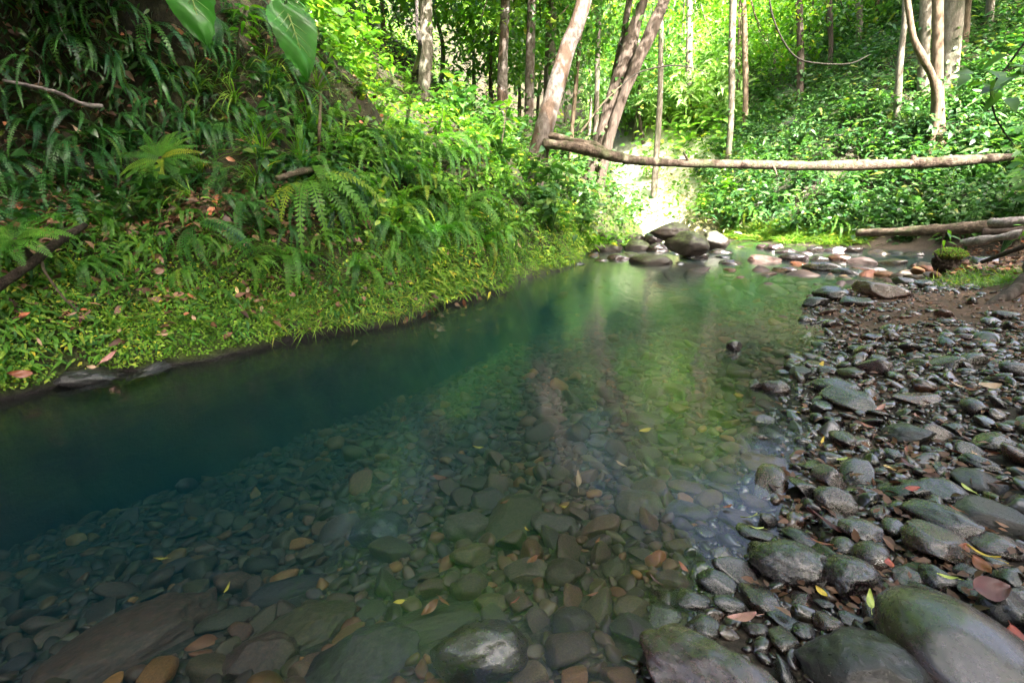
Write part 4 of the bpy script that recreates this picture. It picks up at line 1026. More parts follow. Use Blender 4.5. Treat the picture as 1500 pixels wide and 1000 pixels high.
def heart_leaf(label, base, tip, width, up, mat='big_leaf', name='giant_leaf', stem_to=None):
    """one large lobed leaf: blade, midrib and stalk"""
    base, tip = np.asarray(base, float), np.asarray(tip, float)
    L = np.linalg.norm(tip - base); F = frames((tip - base)[None], np.asarray(up, float)[None])[0]
    root = bpy.data.objects.new(name, None); COL.objects.link(root); root.location = tuple(base)
    tag(root, label, 'leaf')
    nu, nv = 28, 17
    V = np.zeros((nu, nv, 3))
    for i in range(nu):
        t = i / (nu - 1); y = -0.25 + 1.25 * t
        hw = width / 2 * (math.sin(min(1, t / .42) * math.pi / 2) ** .6 if t < .42 else (max(0, 1 - ((t - .42) / .58) ** 1.7)) ** .8)
        for j in range(nv):
            s = -1 + 2 * j / (nv - 1)
            yy_ = y + (0.22 * (1 - min(1, abs(s) * 2.2)) if y < 0 else 0) * (-y / .25)   # notch where the stalk joins
            z = 0.10 * abs(s) * hw - .16 * yy_ * abs(yy_) + .012 * math.sin((yy_ - abs(s) * .35) * 46) * abs(s) ** .7 + .02 * math.sin(9 * t + 4 * s)
            V[i, j] = (s * hw, yy_, z)
    V = V.reshape(-1, 3) * np.array([1, L, 1])
    W = V @ F.T
    o = link('blade', make_mesh('blade', W, [grid_quads(nu, nv)[:, ::-1]], [M[mat]], rnd=np.full(len(W), .4)), root)
    mb = MB(); pts = [np.array([0, y * L, -.16 * y * abs(y) + .004]) @ F.T for y in (0, .3, .6, .95)]
    v, p = tube(pts, [.014 * L + .003, .011 * L, .007 * L, .001], n=14, seg=6); mb.add(v, p, .95)
    for sgn in (-1, 1):
        for y in (.03, .15, .28, .42, .56, .7):
            w_ = width / 2 * (1 - y) * .95
            pts = [np.array([sgn * w_ * f, (y + .30 * f * (1 - .5 * y)) * L * 1.0, .10 * w_ * f - .16 * (y + .30 * f) ** 2 + .006]) @ F.T for f in (0, .45, .85)]
            v, p = tube(pts, [.007 * L + .001, .005 * L, .002 * L], n=6, seg=4, caps=False); mb.add(v, p, .9)
    link('vein', mb.mesh('vein', [M['leaf_vein']]), root)
    if stem_to is not None:
        s2 = np.asarray(stem_to, float) - base
        mb = MB(); v, p = tube([np.zeros(3), s2 * .5 + np.array([0, 0, .12]), s2], [.008, .011, .016], n=12, seg=8); mb.add(v, p, .3)
        link('stalk', mb.mesh('stalk', [M['leaf_mid']]), root)
heart_leaf('giant heart-shaped leaf hanging tip down on the shaded bank', at_y(418, 12, 3.7), at_y(452, 86, 3.55), .29, np.array([.3, -.7, .8]), stem_to=at_y(440, -90, 4.2))
heart_leaf('second giant leaf, only its lower half in view at the top edge', at_y(275, -38, 3.4), at_y(282, 30, 3.2), .30, np.array([.1, -1, .5]), stem_to=at_y(330, -90, 4.6))

# broad-leaved saplings singled out by the photo
def sapling(label, base, h, nl, ls, kind, mat, lean=(0, 0), stem='stem'):
    root = bpy.data.objects.new('sapling', None); COL.objects.link(root); root.location = tuple(base)
    tag(root, label, 'sapling')
    tip = np.array([lean[0], lean[1], h])
    mb = MB(); v, p = tube([np.zeros(3), tip * .5 + R.normal(size=3) * .03, tip], [.012 * h + .004, .008 * h + .003, .003], n=12, seg=6); mb.add(v, p)
    link('stem', mb.mesh('stem', [M[stem]]), root)
    aa = np.arange(nl) * 2.4 + R.normal(size=nl) * .2; f = np.linspace(.3, 1, nl)
    d = np.c_[np.cos(aa), np.sin(aa), R.uniform(-.35, .3, nl)]
    pos = f[:, None] * tip + d * .04
    v, p, r = scatter_leaves(kind, pos, d, np.array([[0, 0, 1.0]] * nl) + R.normal(size=(nl, 3)) * .25, ls * R.uniform(.7, 1.1, nl), R.random(nl))
    link('foliage', make_mesh('foliage', v, p, [M[mat]], rnd=r), root)
sapling('glossy broad-leaved seedling on the mid bank by the dead leaves', on_bank(505, 300, .03), .3, 16, .16, 'oval', 'leaf_bright', (-.05, -.1))
sapling('leafy sapling with long pointed leaves in the dark hollow', on_bank(160, 110, .03), .45, 16, .2, 'narrow', 'leaf_mid', (.1, -.1))
sapling('heart-leaved climber below the giant leaf', on_bank(420, 220, .03), .45, 11, .16, 'wide', 'leaf_mid', (-.05, -.12))
sapling('bright pinnate sapling reaching over the shaded bank', on_bank(350, 90, .03), .5, 24, .2, 'narrow', 'leaf_bright', (.25, -.2))
sapling('yellow-green broad-leaved plant against the sunny bank', on_bank(640, 220, .03), .6, 22, .24, 'narrow', 'leaf_bright', (.15, -.2))
sapling('slender sapling with big pale leaves before the leaning trunk', at_y(735, 210, 9.2), .7, 20, .26, 'oval', 'leaf_bright', (.1, 0))
sapling('small green seedling sprouting beside the mossy stump', at_z(1378, 372, .55), .3, 9, .14, 'narrow', 'leaf_bright')
TALL = meshes(variants(lambda: bush_plant('oval', 190, .75, 2.3, .2, 13), 2), 'bush', 'leaf_mid')
for n_, (u_, Y_, sc_, lb_) in enumerate(((1484, 11.9, 1.45, 'tall leafy bush covering the broken end of the long fallen log'), (1530, 11.4, 1.5, 'tall leafy bush at the frame edge next to the log end'), (1430, 12.2, .8, 'lower bush under the far end of the long fallen log'))):
    q = at_y(u_, 300, Y_); q[2] = ground_z(q[0], q[1])
    plant('bush', 'bush', None, 'bushes on the far slope', TALL[n_ % 2], q, R.uniform(0, 6), sc_, lab=lb_)
sapling('thin seedling standing before the split grey log', at_z(1492, 372, .45), .55, 8, .15, 'narrow', 'leaf_bright')

# ------------------------------------------------------------------ trees
def crown_mesh(centre, rr, nclus, per, ls, mat, spread_=.55, kind='oval', flat=1.0):
    c = R.normal(size=(nclus, 3)); c = unit(c) * (R.random((nclus, 1)) ** .4)
    c = np.asarray(centre) + c * np.asarray(rr)
    n = nclus * per
    p = np.repeat(c, per, 0) + R.normal(size=(n, 3)) * np.array([spread_, spread_, spread_ * .5])
    a = R.uniform(0, 6.28, n)
    d = np.c_[np.cos(a), np.sin(a), R.uniform(-.8, .3, n)]
    v, q, r = scatter_leaves(kind, p, d, np.array([[0, 0, 1.0]]) + R.normal(size=(n, 3)) * .35, ls * R.uniform(.6, 1.2, n), np.clip(np.repeat(R.random(nclus), per) * .5 + R.random(n) * .5, 0, .999))
    return make_mesh('crown', v, q, [M[mat]], rnd=r), c
def tree(label, stems, bark, crown=None, name='tree', group=None, limbs=8, seg=12, wob=.12, climb=0):
    """stems: list of (points, radii); crown: list of dicts"""
    base = np.asarray(stems[0][0][0])
    root = bpy.data.objects.new(name, None); COL.objects.link(root); root.location = tuple(base)
    tag(root, label, 'tree', group)
    mb = MB()
    for pts, rd in stems:
        v, p = tube([np.asarray(q) - base for q in pts], rd, n=max(14, 9 * len(pts)), seg=seg, wob=wob, seed=int(R.integers(0, 99))); mb.add(v, p)
    if crown:
        for cr in crown:
            me, cl = crown_mesh(np.asarray(cr['c']) - base, cr['r'], cr['n'], cr['per'], cr['ls'], cr.get('mat', 'leaf_canopy'), cr.get('sp', .55), cr.get('kind', 'oval'))
            top = np.asarray(stems[cr.get('stem', 0)][0][-1]) - base
            r0 = stems[cr.get('stem', 0)][1][-1]
            for q in cl[:limbs]:
                mid = top * .5 + q * .5 + np.array([0, 0, -.15 * np.linalg.norm(q - top)])
                v, p = tube([top, mid, q], [r0 * .6, r0 * .35, r0 * .08 + .004], n=9, seg=6, caps=False); mb.add(v, p)
            link('crown', me, root)
    link('trunk', mb.mesh('trunk', [M[bark]]), root)
    if climb:
        pts, rd = stems[0]; c_ = catmull(np.asarray(pts), 60); rr_ = np.interp(np.linspace(0, 1, 60), np.linspace(0, 1, len(rd)), rd)
        k_ = (R.random(climb) ** 1.5 * 34).astype(int); a_ = R.uniform(0, 6.28, climb); o_ = np.c_[np.cos(a_), np.sin(a_), 0 * a_]
        pos_ = c_[k_] - base + o_ * rr_[k_][:, None] * 1.05
        v, q, r = scatter_leaves('wide', pos_, o_ + np.c_[R.normal(size=(climb, 2)) * .5, R.uniform(-1.2, -.2, climb)], o_ + np.array([0, 0, .6]) + R.normal(size=(climb, 3)) * .2, R.uniform(.07, .17, climb), R.random(climb) * .9)
        link('climbing_leaves', make_mesh('climbing_leaves', v, q, [M['leaf_mid']], rnd=r), root)
    return root
def pole(label, pix, w, bark, z_top=None, crown=None, group=None, **kw):
    """a trunk through picture points (u, v, Y); widths in pixels"""
    pts = [at_y(*q) for q in pix]
    rd = [ww / 2 * (p - EYE)[1] / FPX for ww, p in zip(w, pts)]
    zg = ground_z(pts[0][0], pts[0][1]) - .25
    if zg < pts[0][2] - .3:
        pts.insert(0, np.array([pts[0][0] - (pts[1][0] - pts[0][0]) * .15, pts[0][1], zg])); rd.insert(0, rd[0] * 1.2)
    if z_top:
        d = pts[-1] - pts[-2]; d = d / d[2]
        pts.append(pts[-1] + d * (z_top - pts[-1][2])); rd.append(rd[-1] * .75)
    return tree(label, [(pts, rd)], bark, crown, group=group, **kw)
G1 = 'slender trunks of the forest behind'
# leaning mottled tree
pts = [np.array([at_y(784, 258, 11.0)[0] - .05, 11.0, ground_z(at_y(784, 258, 11.0)[0] - .05, 11.0) - .4])] + [at_y(*q) for q in ((786, 250, 11.0), (792, 215, 11.0), (808, 150, 11.0), (832, 70, 11.1), (858, -10, 11.2))]
rd = [.24, .21, .19, .175, .165, .15]
top = pts[-1] + np.array([.9, 1.2, 4.0]); pts.append(top); rd.append(.11)
tree('leaning pale mottled tree with peeling brown patches at the left end of the log', [(pts, rd)], 'bark_pale', [dict(c=(2.6, 11.8, 9.3), r=(3.2, 3.0, 1.6), n=60, per=50, ls=.28)], seg=16)
# forked dark tree
s1 = [at_y(*q) for q in ((868, 262, 15.2), (878, 215, 15.2), (905, 120, 15.3), (930, 40, 15.4), (948, -20, 15.5))]; s1.append(s1[-1] + np.array([.8, .6, 3.5]))
s2 = [at_y(*q) for q in ((880, 262, 15.0), (893, 200, 15.0), (915, 135, 15.0), (945, 65, 15.0), (978, -10, 15.1))]; s2.append(s2[-1] + np.array([1.4, .3, 3.5]))
s3 = [at_y(*q) for q in ((872, 255, 15.4), (885, 180, 15.5), (903, 100, 15.7), (922, 0, 16.0))]; s3.append(s3[-1] + np.array([.4, .8, 3]))
for st in (s1, s2, s3):
    st.insert(0, np.array([st[0][0] - .1, st[0][1], ground_z(st[0][0], st[0][1]) - .4]))
tree('forked tree with a dark fibrous trunk and a paler leaning stem', [(s1, [.32, .25, .22, .2, .18, .16, .12]), (s2, [.16, .14, .14, .15, .17, .19, .13]), (s3, [.13, .12, .11, .1, .09, .07])], 'bark_brown',
     [dict(c=(3.7, 14.9, 10.4), r=(2.4, 2.4, 1.5), n=45, per=45, ls=.28)], seg=14, wob=.3, climb=90)
small = lambda x, y, z, mat='leaf_bright', n=16, per=40, r=(1.3, 1.3, 1.6), ls=.2: [dict(c=(x, y, z), r=r, n=n, per=per, ls=ls, mat=mat, sp=.4)]
def cr_at(u, v, Y, **kw): q = at_y(u, v, Y); return small(q[0], q[1], q[2], **kw)
pole('spotted white trunk behind the sunny bank, first from the giant leaf', [(736, 105, 15), (738, 60, 15), (741, -20, 15)], [13, 12, 12], 'bark_pale', 9, cr_at(735, -40, 15), G1)
pole('spotted white trunk second along from the sunny bank', [(774, 190, 16), (776, 100, 16), (780, -20, 16)], [13, 12, 12], 'bark_pale', 9, cr_at(770, -30, 16.2), G1, climb=60)
pole('thin pale trunk between the spotted white trunks and the leaning tree', [(800, 150, 18), (803, 60, 18), (803, -20, 18)], [8, 8, 7], 'bark_grey', 9, cr_at(810, -10, 18.5), G1)
pole('thin dark sapling trunk just behind the leaning tree', [(838, 190, 16), (846, 100, 16), (851, 40, 16)], [6, 5, 5], 'bark_tan', 7, cr_at(852, 20, 16, mat='leaf_mid'), G1)
pole('slim grey trunk between the leaning and forked trees', [(874, 150, 19), (876, 60, 19), (880, -20, 19)], [7, 7, 6], 'bark_grey', 10, cr_at(870, 30, 20), G1)
pole('slim trunk just beyond the forked tree', [(966, 160, 22), (968, 80, 22), (967, -20, 22)], [8, 7, 7], 'bark_grey', 11, cr_at(965, 40, 23, mat='leaf_mid'), G1)
pole('pale trunk above the clearing, nearest the forked tree', [(1008, 150, 25), (1010, 60, 25), (1010, -20, 25)], [9, 8, 8], 'bark_grey', 12, cr_at(1000, 60, 26.5, r=(2, 1.5, 2)), G1)
pole('tall pale pole trunk rising over the clearing', [(1071, 175, 19), (1072, 80, 19), (1074, -20, 19)], [8, 8, 8], 'bark_grey', 10, cr_at(1050, -20, 19.5), G1, climb=60)
pole('shorter pole trunk close beside the tall pale one', [(1092, 150, 21), (1091, 60, 21), (1088, -20, 21)], [7, 7, 6], 'bark_tan', 10, cr_at(1110, 20, 21.5), G1)
pole('thin crooked trunk behind the pair of pole trunks', [(1081, 155, 24), (1083, 60, 24), (1086, -20, 24)], [5, 5, 5], 'bark_tan', 10, cr_at(1085, 30, 25, mat='leaf_mid'), G1)
pole('dark trunk under the drooping vine', [(1172, 130, 20), (1172, 60, 20), (1170, -20, 20)], [9, 9, 8], 'bark_brown', 11, cr_at(1170, 10, 20.5), G1, climb=60)
pole('slim dark trunk halfway to the curved trees', [(1217, 80, 21), (1216, 20, 21), (1215, -20, 21)], [6, 6, 6], 'bark_brown', 11, cr_at(1220, 20, 21.5, mat='leaf_mid'), G1)
pole('pale short trunk high on the slope', [(1259, 40, 22), (1258, 0, 22), (1256, -20, 22)], [8, 8, 8], 'bark_grey', 11, cr_at(1255, 0, 22.5), G1)
pole('slim pale trunk first of the group by the buttressed tree', [(1313, 172, 16), (1318, 100, 16), (1325, 30, 16), (1326, -20, 16)], [9, 8, 7, 7], 'bark_grey', 9, None, G1)
pole('crooked S-shaped stem leaning across to the buttressed tree', [(1372, 165, 14.8), (1368, 120, 14.7), (1352, 85, 14.6), (1338, 55, 14.6), (1326, -20, 14.6)], [9, 9, 9, 8, 7], 'bark_tan', 8, None, G1)
pole('buttressed tree with a flared foot above the end of the log', [(1371, 225, 15), (1371, 200, 15), (1373, 165, 15), (1373, 100, 15), (1374, -20, 15)], [32, 22, 15, 13, 12], 'bark_tan', 10, [dict(c=(12.3, 14.0, 10), r=(3, 3, 1.5), n=50, per=45, ls=.28)], climb=70)
pole('smooth grey trunk directly behind the buttressed tree', [(1352, 150, 16.5), (1354, 60, 16.5), (1357, -20, 16.5)], [14, 13, 13], 'bark_grey', 9, None, G1, climb=60)
pole('thick greenish grey trunk beside the buttressed tree', [(1388, 118, 17), (1393, 50, 17), (1398, -20, 17)], [22, 22, 22], 'bark_grey', 10, [dict(c=(14.5, 17, 10.5), r=(3, 2.6, 1.5), n=40, per=45, ls=.28)], climb=60)
pole('brown trunk just right of the thick greenish one', [(1412, 60, 18), (1417, 10, 18), (1420, -20, 18)], [10, 9, 9], 'bark_tan', 10, None, G1)
pole('slim trunk near the top corner of the slope', [(1449, 30, 19), (1451, 0, 19), (1453, -20, 19)], [9, 9, 9], 'bark_grey', 11, None, G1)
# unseen canopy trees, added beside and above the view to shade it
def added_roof_tree(label, x, y, zb, top, crowns, bark='bark_brown'):
    tree(label, [([(x, y, zb), (x + .1, y + .1, zb + 2), (x * .9 + top[0] * .1, y * .9 + top[1] * .1, zb * .3 + top[2] * .7), top], [.3, .26, .2, .14])], bark, crowns, group='unseen canopy trees added over the stream for shade')
CN = dict(ls=.6, per=46, sp=.75)
for n_, (x, y, zt) in enumerate([(-13, -7, 16), (-7.5, -8, 17), (-2, -7.5, 19), (4, -8, 19), (9.5, -7, 16.5), (14.5, -5, 16), (17.5, 1, 14)]):  # row added out of view so its shadow covers the near scene
    tree('unseen tree added behind the camera to block the sun, %s along the row' % (['first', 'second', 'third', 'fourth', 'fifth', 'sixth', 'seventh'][n_]), [([(x, y, .4), (x + .2, y, 4), (x, y + .2, zt - 6)], [.4, .32, .2])], 'bark_brown', [dict(c=(x, y, zt * .55), r=(3.6, 2.6, zt * .42), n=150, **CN)], group='unseen trees added behind the camera to block the sun')
for n_, (x, y, zt, r_) in enumerate([(-6.5, 13, 15, 3), (-2.5, 15.5, 15, 3), (1.0, 17.5, 16, 3), (-8, 8.5, 15, 2.6)]):  # added crowns that keep open sky out of the water's reflection
    zg = ground_z(x, y)
    tree(['added tall tree on the crest of the shaded bank', 'added tall tree deep behind the spotted white trunks', 'added tall tree deep behind the leaning mottled trunk', 'added tall tree high on the shaded bank'][n_], [([(x, y, zg - .3), (x + .2, y, zg * .5 + 4), (x, y + .2, zt - 3)], [.2, .16, .12])], 'bark_grey', [dict(c=(x, y, max(zg + 3, 6) * .5 + zt * .5), r=(r_, r_, (zt - max(zg + 3, 6)) * .5), n=90, ls=.36, per=46, sp=.7)], group='tall trees added over the bank to cover open sky')
CG = dict(ls=.34, per=46, sp=.6)
for n_, (x, y, zt, r_) in enumerate([(17.0, 20.0, 18, 2.6), (15.0, 15.0, 16, 2.4), (12.5, 35.0, 21, 6.0)]):  # crowns added above the view to cover sky mirrored in the pool
    zg = ground_z(x, y); zl = max(zg + 3, 8.8) if n_ < 2 else 13
    tree(['added tall crown tree standing on the far slope behind the vine', 'added tall crown tree on the slope behind the buttressed tree', 'giant tree added far behind the bright clearing to cover open sky'][n_], [([(x + 1, y + 3, zg), (x + .6, y + 2, zg * .5 + 4), (x, y, zt - 3)], [.16, .13, .09])], 'bark_grey', [dict(c=(x, y, zl * .5 + zt * .5), r=(r_, 2.0, (zt - zl) * .5), n=110, ls=.45, per=46, sp=.8)], group='tall trees added over the clearing to cover open sky')
added_roof_tree('unseen canopy tree added on the gravel side to shade the bar', 9.5, 2.2, .8, (7.2, 2, 7.5), [dict(c=(5.6, 1.8, 8.8), r=(3.6, 3.6, .9), n=95, **CG)])
added_roof_tree('unseen canopy tree added from the high bank over the pool', -8.5, 2.0, 7, (-5, 2.5, 9.2), [dict(c=(-3.4, 1.8, 9.8), r=(3.2, 3.6, .9), n=80, **CG)])
added_roof_tree('unseen canopy tree added over the middle of the pool', -7.5, 7.5, 6, (-4, 7.5, 9.6), [dict(c=(-.5, 7.4, 10.6), r=(3.6, 2.6, 1.0), n=75, **CG)])
added_roof_tree('unseen canopy tree added on top of the shaded bank', -7.5, 4.5, 6, (-5, 4.4, 8.6), [dict(c=(-3.6, 4.6, 9.4), r=(3.0, 3.4, .9), n=80, **CN)])
# background forest closing the view
G2 = 'trees of the far forest'
spots = [(560, 14, 19), (640, 0, 21), (690, 20, 22), (720, 60, 20), (760, 40, 23), (790, 70, 24), (830, 30, 26), (860, 70, 24), (900, 40, 28), (935, 70, 27), (985, 20, 33), (1030, 40, 34), (1060, 20, 32), (1110, 60, 27), (1140, 20, 29), (1190, 40, 26), (1235, 10, 27), (1290, 30, 23), (1300, -20, 26), (1340, 20, 24), (1430, 0, 23), (1470, 20, 21), (1130, 90, 24), (950, 130, 26), (1010, 110, 31), (815, 110, 22)]
for (u, v, Yd) in spots:
    q = at_y(u, v, Yd); zg = ground_z(q[0], q[1])
    zc = max(q[2], zg + 1.6)
    h = zc - zg
    w = .06 + .02 * R.random()
    br = R.random() < .55
    t = tree(None, [([(q[0], q[1], zg - .3), (q[0] + R.normal() * .15, q[1], zg + h * .5), (q[0] + R.normal() * .2, q[1], zc + .3)], [w * 1.4, w, w * .6])], ['bark_grey', 'bark_tan', 'bark_brown'][R.integers(0, 3)],
             [dict(c=(q[0], q[1], zc + .4), r=(2.0, 1.6, 1.9), n=30, per=42, ls=.26, mat='leaf_bright' if br else 'leaf_mid', sp=.5)], group=G2, limbs=5, seg=8)
    want_label(t, 'bright leafy forest tree' if br else 'dense green forest tree', (q[0], q[1], zc), 'tree')

# ------------------------------------------------------------------ logs, branches, stump, vines
def log(name, label, cat, pix, w, mat, seg=14, wob=.22, extra=None, n=None, sq=1.0, cat_part=None):
    pts = [(at_y(*q) if q[2] > 0 else on_bank(q[0], q[1], -q[2])) for q in pix]
    rd = [ww / 2 * max(.8, (p - EYE)[1]) / FPX for ww, p in zip(w, pts)]
    base = pts[0]
    mb = MB(); v, p = tube([q - base for q in pts], rd, n=n or 12 * len(pts), seg=seg, wob=wob, seed=int(R.integers(0, 99))); mb.add(v, p)
    o = link(name, mb.mesh(name, [M[mat]]), None, tuple(base)); tag(o, label, cat)
    for (pn, ep, ew) in extra or ():
        ep = [(at_y(*q) if q[2] > 0 else on_bank(q[0], q[1], -q[2])) - base for q in ep]
        mb = MB(); v, p = tube(ep, [x / 2 * base[1] / FPX for x in ew], n=7 * len(ep), seg=9, wob=.25, seed=3); mb.add(v, p)
        link(pn, mb.mesh(pn, [M[mat]]), o)
    return o
log('fallen_log', 'long fallen log bridging the stream from bank to bank', 'log', [(796, 210, 10.7), (850, 217, 10.9), (900, 229, 11.1), (940, 236, 11.4), (1000, 239, 11.8), (1100, 241, 12.2), (1200, 243, 12.7), (1330, 240, 12.9), (1400, 236, 12.8), (1482, 230, 12.7)], [13, 15, 16, 13, 11, 12, 13, 14, 15, 10], 'bark_log', n=190, wob=.16,
    extra=[('branch_fork', [(800, 198, 10.9), (835, 205, 10.9), (870, 214, 11.0), (895, 227, 11.1)], [9, 10, 12, 8]), ('knot', [(1337, 240, 12.85), (1338, 231, 12.85), (1339, 228, 12.85)], [11, 10, 7]), ('broken_stub', [(1130, 240, 12.3), (1136, 250, 12.2), (1138, 257, 12.1)], [4, 3, 1.5]), ('broken_stub', [(1010, 238, 11.8), (1004, 229, 11.7), (1001, 223, 11.7)], [4, 3, 1.5]), ('broken_stub', [(1250, 241, 12.8), (1258, 232, 12.7)], [4, 2])])
log('fallen_log', 'dark brown log lying over the dark hollow at the foot of the far slope', 'log', [(1256, 341, 12.4), (1320, 339, 11.6), (1400, 335, 10.8), (1470, 328, 10.2), (1560, 318, 9.4)], [11, 13, 16, 17, 16], 'bark_log', n=60)
log('driftwood', 'pale grey split log on the leaf mound', 'log', [(1410, 355, 9.4), (1440, 352, 9.0), (1480, 345, 8.6), (1540, 336, 8.2)], [11, 12, 13, 12], 'wood_grey', n=40, wob=.35)
log('driftwood', 'silvery log resting on top of the dark brown log', 'log', [(1452, 326, 9.9), (1480, 325, 9.5), (1560, 318, 9.0)], [12, 14, 14], 'wood_grey', n=30)
log('driftwood', 'short weathered stub between the two grey logs', 'log', [(1440, 340, 9.5), (1465, 340, 9.3), (1500, 335, 9.1)], [9, 10, 8], 'wood_dark', n=20, wob=.35)
log('dead_branch', 'thin black branch lying aslant on the leaf mound', 'branch', [(1438, 384, 7.0), (1465, 374, 6.8), (1500, 361, 6.6), (1540, 350, 6.4)], [5, 7, 8, 8], 'wood_dark', n=26)
log('root_branch', 'pale bare root branch curving across the dark hollow', 'branch', [(4, 118, -.2), (45, 126, -.2), (85, 136, -.2), (120, 152, -.2), (150, 156, -.2)], [3.5, 4.5, 5, 5, 6], 'wood_grey', seg=8,
    extra=[('twig', [(55, 128, -.2), (58, 108, -.2), (50, 95, -.2)], [1.2, 1, .8]), ('twig', [(88, 40, -.2), (98, 60, -.2), (100, 72, -.2)], [1.4, 1.3, .8])])
log('exposed_root', 'thick brown exposed root of the earth bank at the frame edge by the path', 'root', [(1540, 380, 5.4), (1500, 415, 5.1), (1465, 440, 4.95), (1425, 462, 4.85)], [30, 28, 18, 8], 'bark_brown', n=50, wob=.6)
log('bare_twig', 'thin bare brown stem hanging down the bank beneath the canopy', 'stem', [(482, -30, -.2), (473, 60, -.2), (470, 140, -.2), (466, 235, -.2)], [3, 3.4, 4, 4], 'stem', seg=7)
log('pale_stem', 'thin pale stem on the sunny bank with a bent foot', 'stem', [(611, -30, -.2), (611, 40, -.2), (614, 78, -.2), (606, 105, -.2)], [3.5, 4, 5, 5], 'wood_grey', seg=7)
log('dead_branch', 'dead branch slanting down the bank to a bunch of withered leaves', 'branch', [(58, 372, -.2), (66, 398, -.2), (90, 432, -.2), (112, 455, -.2)], [5, 4, 3, 2.5], 'stem', seg=7)
log('dead_branch', 'dark decaying branch propped on the ledge at the frame edge', 'branch', [(-20, 430, -.2), (40, 390, -.2), (90, 350, -.2), (125, 330, -.2)], [14, 14, 12, 8], 'wood_dark', seg=9)
log('dead_branch', 'short mossy dead branch on the shaded bank beside the hanging stem', 'branch', [(405, 262, -.2), (440, 252, -.2), (478, 246, -.2)], [8, 9, 8], 'bark_log', seg=9)
log('vine', 'dark drooping vine crossing before the far slope', 'vine', [(1124, -20, 11), (1132, 25, 11), (1150, 65, 11), (1170, 86, 11), (1200, 93, 11), (1245, 93, 11.2), (1275, 80, 11.5)], [2.4, 2.4, 2.2, 2, 1.8, 1.5, 1], 'vine', seg=6)
log('vine', 'thin dark branch running level behind the forked tree', 'branch', [(905, 130, 12.2), (935, 107, 12.2), (975, 97, 12.3), (1005, 98, 12.4), (1040, 108, 12.6)], [2, 2, 2, 1.6, 1], 'vine', seg=6)
log('vine', 'thin grey stem leaning from the log up to the forked tree', 'branch', [(850, 195, 11.4), (880, 155, 11.6), (910, 125, 11.8)], [2.4, 2, 1.6], 'stem', seg=6)
log('vine', 'dark bent vine hanging at the frame edge before the far slope', 'vine', [(1510, 50, 5.6), (1475, 98, 5.6), (1453, 128, 5.6), (1456, 165, 5.6), (1470, 192, 5.7), (1486, 214, 5.8)], [2.6, 2.6, 3, 2, 1.8, 1.2], 'vine', seg=6)
# leaves in the top corner
q = at_y(1478, 95, 5.3)
root = bpy.data.objects.new('leafy_branch', None); COL.objects.link(root); root.location = tuple(q); tag(root, 'near leafy branch with big bright leaves reaching in at the top corner', 'branch')
mb = MB(); v, p = tube([np.array([1.2, .2, .35]), np.array([.5, 0, .12]), np.array([-.25, -.1, -.12])], [.02, .014, .004], n=16, seg=6); mb.add(v, p); link('stem', mb.mesh('stem', [M['stem']]), root)
nl = 60; f = R.random(nl); d = unit(np.c_[R.normal(size=(nl, 2)), R.uniform(-.7, .3, nl)])
v, p, r = scatter_leaves('oval', np.array([.85, .1, .25]) * (1 - f[:, None]) + np.array([-.3, -.1, -.18]) * f[:, None] + R.normal(size=(nl, 3)) * .1, d, np.array([[0, -.5, 1.0]]) + R.normal(size=(nl, 3)) * .3, R.uniform(.12, .24, nl), R.random(nl))
link('foliage', make_mesh('foliage', v, p, [M['leaf_bright']], rnd=r), root)

# mossy stump
b = at_z(1383, 402, .12)
stump = bpy.data.objects.new('mossy_stump', None); COL.objects.link(stump); stump.location = tuple(b); tag(stump, 'dark rotten stump capped with moss at the edge of the side pool', 'stump')
v, f = stone_shape(5, 5, cuts=3, rough=.3, fine=.12); v = v * np.array([.2, .17, .17]) + (0, 0, .16); v[:, :2] *= (0.72 + .28 * smooth(0, .3, v[:, 2]))[:, None]
link('body', make_mesh('body', v, [f], [M['wood_dark']]), stump)
v, f = stone_shape(6, 5, cuts=1, rough=.3, fine=.16); v = v * np.array([.19, .16, .09]) + (0.01, -.02, .29)
link('moss', make_mesh('moss', v, [f], [M['moss_clump']]), stump)
n = 900; d = unit(R.normal(size=(n, 3))); d[:, 2] = np.abs(d[:, 2]); pp = d * np.array([.2, .17, .10]) + (0.01, -.02, .28)
v, p, r = scatter_leaves('narrow', pp, d + R.normal(size=(n, 3)) * .5, d + R.normal(size=(n, 3)) * .2, R.uniform(.015, .04, n), R.random(n)); me = make_mesh('moss_sprigs', v, p, [M['moss_sprig']], rnd=r); link('moss_fringe', me, stump)
for ang_, l_ in ((2.4, .35), (2.0, .28), (-.6, .25)):
    mb = MB(); v, p = tube([np.array([0, 0, .12]), np.array([math.cos(ang_) * l_ * .6, -.05, .2]), np.array([math.cos(ang_) * l_, -.05, .26 + .1 * math.sin(ang_)])], [.05, .03, .012], n=10, seg=7, wob=.3); mb.add(v, p)
    link('root', mb.mesh('root', [M['wood_dark']]), stump)

